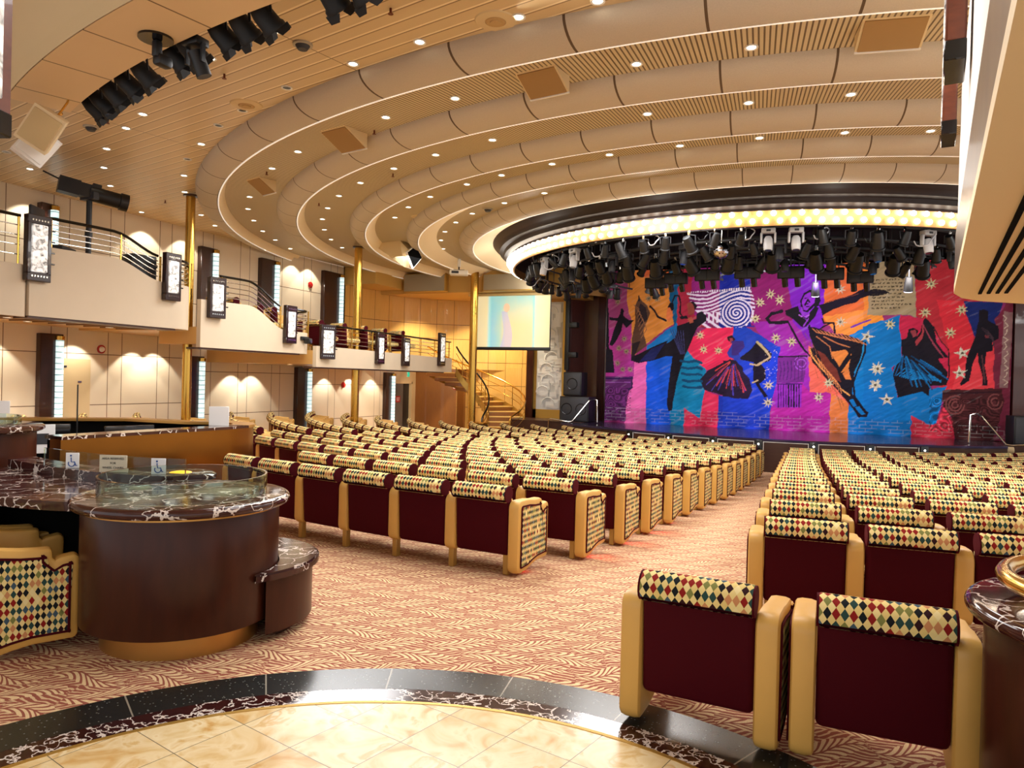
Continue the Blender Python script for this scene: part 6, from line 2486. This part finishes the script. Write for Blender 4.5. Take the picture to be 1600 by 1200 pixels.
fr = MB().add([(.50, -.33, -.30), (.66, -.05, -.06), (.76, .25, -.34), (.6, -.03, -.66), (.54, -.33, -.30), (.70, -.05, -.06), (.80, .25, -.34), (.64, -.03, -.66)], [(3, 2, 1, 0), (4, 5, 6, 7), (0, 1, 5, 4), (1, 2, 6, 5), (2, 3, 7, 6), (3, 0, 4, 7)])
obj('frame', fr, WHITEP, t)
gr = MB().add([(.552, -.30, -.30), (.70, -.05, -.09), (.792, .22, -.34), (.648, -.03, -.62), (.562, -.30, -.30), (.71, -.05, -.09), (.802, .22, -.34), (.658, -.03, -.62)], [(3, 2, 1, 0), (4, 5, 6, 7), (0, 1, 5, 4), (1, 2, 6, 5), (2, 3, 7, 6), (3, 0, 4, 7)])
obj('grille', gr, DARKVOID, t)

# ------------------------------------------------------------------ projector, screen, stage-left stairs and speakers
t = thing('projector', 'white projector hanging from the ceiling before the stage', 'projector', (-9.74, 18.5, CZ), rad(25))
obj('pole', MB().cyl((0, 0, -.22), (0, 0, 0), .045, 12), WHITEP, t)
obj('bracket', MB().cyl((0, 0, -.32), (0, 0, -.2), .02, 8).box(-.16, .16, -.12, .12, -.33, -.315), BLACK, t)
obj('body', MB().rbox(-.26, .26, -.18, .18, -.46, -.33, .03, 3), WHITEP, t)
obj('lens', MB().cyl((.1, .18, -.4), (.1, .25, -.4), .05, 14), BLACKG, t)
obj('vent_grille', MB().box(-.2, 0, -.186, -.178, -.43, -.36), DGREY, t)

SX0, SX1, SZ0, SZ1, SY = -10.55, -7.88, 2.60, 4.20, 21.0
t = thing('projection_screen', 'hanging projection screen showing a pale yellow picture', 'screen', ((SX0 + SX1) / 2, SY, SZ0))
W_, H_ = (SX1 - SX0), SZ1 - SZ0
ms, nts, bs = _new('screen_picture')
N = NT(nts)
sp = N.sep(N.co('Object'))
u = N.m('ADD', N.m('DIVIDE', sp[0], W_), .5)
v = N.m('DIVIDE', sp[2], H_)
base = N.ramp(u, [(0, srgb(246, 240, 200)), (.2, srgb(236, 228, 186)), (.235, srgb(150, 236, 246)), (.26, srgb(120, 206, 236)), (.36, srgb(160, 214, 214)), (.45, srgb(236, 224, 170)), (.78, srgb(240, 222, 176)), (.80, srgb(130, 226, 240)), (.825, srgb(240, 236, 206)), (1, srgb(226, 220, 176))])
top_ = N.mix(N.m('MULTIPLY', N.m('GREATER_THAN', u, .25), N.m('MULTIPLY', N.m('LESS_THAN', u, .8), N.ramp(v, [(.45, (0, 0, 0, 1)), (.95, (.75, .75, .75, 1))]))), base, srgb(110, 214, 232))
nz = N.noise(N.co('Object'), 2.2, 2)
top_ = N.mix(N.m('MULTIPLY', nz, .35), top_, srgb(250, 226, 150))
# soft standing figure: body of violet haze with a peach head
fx = N.m('SUBTRACT', u, N.m('ADD', .45, N.m('MULTIPLY', N.m('SINE', N.m('MULTIPLY', v, 6.0)), .025)))
fig = N.m('MULTIPLY', N.m('LESS_THAN', N.m('ABSOLUTE', fx), N.m('ADD', .035, N.m('MULTIPLY', N.m('SUBTRACT', .7, v), .05))), N.m('LESS_THAN', v, .7))
top_ = N.mix(N.m('MULTIPLY', fig, .5), top_, srgb(190, 180, 240))
hx = N.m('ADD', N.m('POWER', N.m('DIVIDE', N.m('SUBTRACT', u, .455), .04), 2.0), N.m('POWER', N.m('DIVIDE', N.m('SUBTRACT', v, .77), .085), 2.0))
top_ = N.mix(N.m('MULTIPLY', N.m('LESS_THAN', hx, 1.0), .7), top_, srgb(246, 190, 150))
N.l.new(top_, bs.inputs['Base Color'])
N.l.new(top_, bs.inputs['Emission Color'])
bs.inputs['Emission Strength'].default_value = .42
obj('cloth', MB().box(-W_ / 2, W_ / 2, -.004, .004, .0, H_), ms, t)
obj('border', MB().box(-W_ / 2 - .03, -W_ / 2, -.006, .006, -.05, H_).box(W_ / 2, W_ / 2 + .03, -.006, .006, -.05, H_).box(-W_ / 2 - .03, W_ / 2 + .03, -.006, .006, H_, H_ + .06), BLACK, t)
obj('bottom_bar', MB().rbox(-W_ / 2 - .04, W_ / 2 + .04, -.025, .025, -.1, -.0, .012), BLACK, t)
obj('case', MB().rbox(-W_ / 2 - .1, W_ / 2 + .1, -.09, .09, H_ + .0, H_ + .09, .02), plain('screen_case', (214, 190, 130), .4), t)

# spiral stair from the balcony end down to the front of the stage
st = thing('curved_stair', 'curved brass-edged staircase from the balcony to the stage front', 'staircase', (-10.6, 21.15, -.4))
NS = 14
Ri, Ro = .62, 1.75
for k in range(NS):
    a_0, a_1 = rad(-18 + k * 13.6), rad(-18 + (k + 1) * 13.6 + 2)
    z1 = .155 * (k + 1)
    obj('step', MB().lathe([(Ri, z1 - .15), (Ro, z1 - .15), (Ro, z1 - .03), (Ri, z1 - .03)], 4, (0, 0, 0), a_0, a_1, closed=True), OWOOD, st)
    obj('tread', MB().lathe([(Ri, z1 - .03), (Ro, z1 - .03), (Ro, z1), (Ri, z1)], 4, (0, 0, 0), a_0 - rad(2), a_1, closed=True), plain('tread_gold', (226, 186, 104), .35), st)
for nm, R_, rr0 in (('outer', Ro + .02, .022), ('inner', Ri - .02, .022)):
    q = [(R_ * cos(rad(-18 + 13.6 * k)), R_ * sin(rad(-18 + 13.6 * k)), .155 * k + .12) for k in range(NS + 1)]
    obj('stringer', MB().add([p for x, y, z in q for p in ((x, y, z - .22), (x, y, z + .06), (x * 1.02, y * 1.02, z - .22), (x * 1.02, y * 1.02, z + .06))], [f for k in range(NS) for f in ((4 * k, 4 * k + 4, 4 * k + 5, 4 * k + 1), (4 * k + 2, 4 * k + 3, 4 * k + 7, 4 * k + 6), (4 * k + 1, 4 * k + 5, 4 * k + 7, 4 * k + 3))]), GOLDM, st)
    rp = [(x, y, z + .72) for x, y, z in q]
    obj('handrail', MB().tube([(rp[0][0], rp[0][1] - .12, rp[0][2] - .5), (rp[0][0], rp[0][1] - .1, rp[0][2] - .1)] + rp, .028, 8), BRASS if nm == 'outer' else BLACKG, st)
    for m_i in (.3, .5):
        obj('rail_bar', MB().tube([(x, y, z + m_i) for x, y, z in q], .01, 6), BRASS, st)
    for k in range(0, NS + 1, 3):
        x, y, z = q[k]
        obj('baluster', MB().cyl((x, y, z - .1), (x, y, z + .72), .014, 6), BRASS, st)
t = thing('newel_cabinet', 'small dark cabinet with brass top at the foot of the curved stair', 'cabinet', (-9.72, 20.0, -.4))
obj('body', MB().rbox(-.22, .22, -.2, .2, 0, .62, .015), DWOOD, t)
obj('brass_top', MB().rbox(-.26, .26, -.24, .24, .62, .67, .015), BRASS, t)

for lb, x, y, z, w, h, d in (('tall upper black stage speaker at the left of the curtain', -7.36, 22.05, 1.13, .62, .74, .5), ('wide lower black stage speaker at the left of the curtain', -7.25, 22.0, .33, .98, .78, .6)):
    t = thing('stage_speaker', lb, 'speaker', (x, y, z), rad(-4))
    obj('cabinet', MB().rbox(-w / 2, w / 2, -d / 2, d / 2, 0, h, .02), BLACK, t)
    obj('grille', MB().rbox(-w / 2 + .04, w / 2 - .04, -d / 2 - .015, -d / 2, .04, h - .04, .008), DGREY, t)
    cone = MB()
    for k in range(2 if w > .8 else 1):
        xx = (-.24 + .48 * k) if w > .8 else 0
        cone.tube([(xx + .17 * cos(a), -d / 2 - .018, h * .5 + .17 * sin(a)) for a in [2 * PI * j / 20 for j in range(20)]], .012, 5, closed=True)
    obj('cone_ring', cone, BLACKG, t)
t = thing('stage_speaker', 'black stage speaker at the right of the curtain', 'speaker', (4.55, 21.7, .3), rad(10))
obj('cabinet', MB().rbox(-.42, .42, -.25, .25, 0, .72, .02), BLACK, t)
obj('grille', MB().rbox(-.38, .38, -.265, -.25, .04, .68, .008), DGREY, t)
t = thing('lighting_tower', 'slim black tower of side lights left of the stage', 'lighting tower', (-7.72, 22.2, 0.33))
obj('upright', MB().rbox(-.07, .07, -.05, .05, 1.6, 3.9, .01), BLACK, t)
for k in range(3):
    z = 2.0 + k * .95
    f = obj('side_light', MB().rbox(.08, .36, -.16, .1, z, z + .18, .03), BLACK, t)
    obj('light_bracket', MB().box(.06, .1, -.02, .02, z + .05, z + .1), CHROME, f)
obj('foot', MB().cyl((0, 0, 0), (0, 0, 1.65), .03, 8), BLACK, t)
# hand rails at both ends of the stage front
for k, (x, y, s) in enumerate(((-7.6, 21.3, 1), (4.3, 20.6, -1))):
    t = thing('hand_rail', 'bent white metal hand rail at the %s end of the stage' % ('left' if k == 0 else 'right'), 'handrail', (x, y, -.4), 0, 'stage hand rails')
    pts = [(-.35, 0, 0), (-.35, 0, .74), (-.3, 0, .8), (.3, 0, .74), (.42, 0, .76), (.9, .15, 1.4), (1.0, .2, 1.46), (1.12, .22, 1.42), (1.14, .22, .75)]
    obj('tube', MB().tube([(s * a, b, c) for a, b, c in pts], .022, 8), CHROME, t)
    obj('foot', MB().cyl((s * -.35, 0, 0), (s * -.35, 0, .02), .05, 12), CHROME, t)
t = tag(obj('fire_sign', MB().rbox(-8.52, -8.36, 21.395, 21.41, .02, .18, .004, 1), REDP), 'small red sign on the dark stage wing below the relief panel', 'sign')
t = thing('stage_roll', 'cream padded roll lying at the right end of the stage front', 'roll', (3.75, 20.9, .1))
obj('roll', MB().cyl((-.35, 0, .1), (.35, .02, .1), .085, 14), CREAM, t)
obj('rest', MB().rbox(-.4, .4, -.12, .12, -.5, .02, .01), DWOOD2, t)
for k, (x, z) in enumerate(((-7.35, 4.24), (-7.1, 4.24))):
    pass
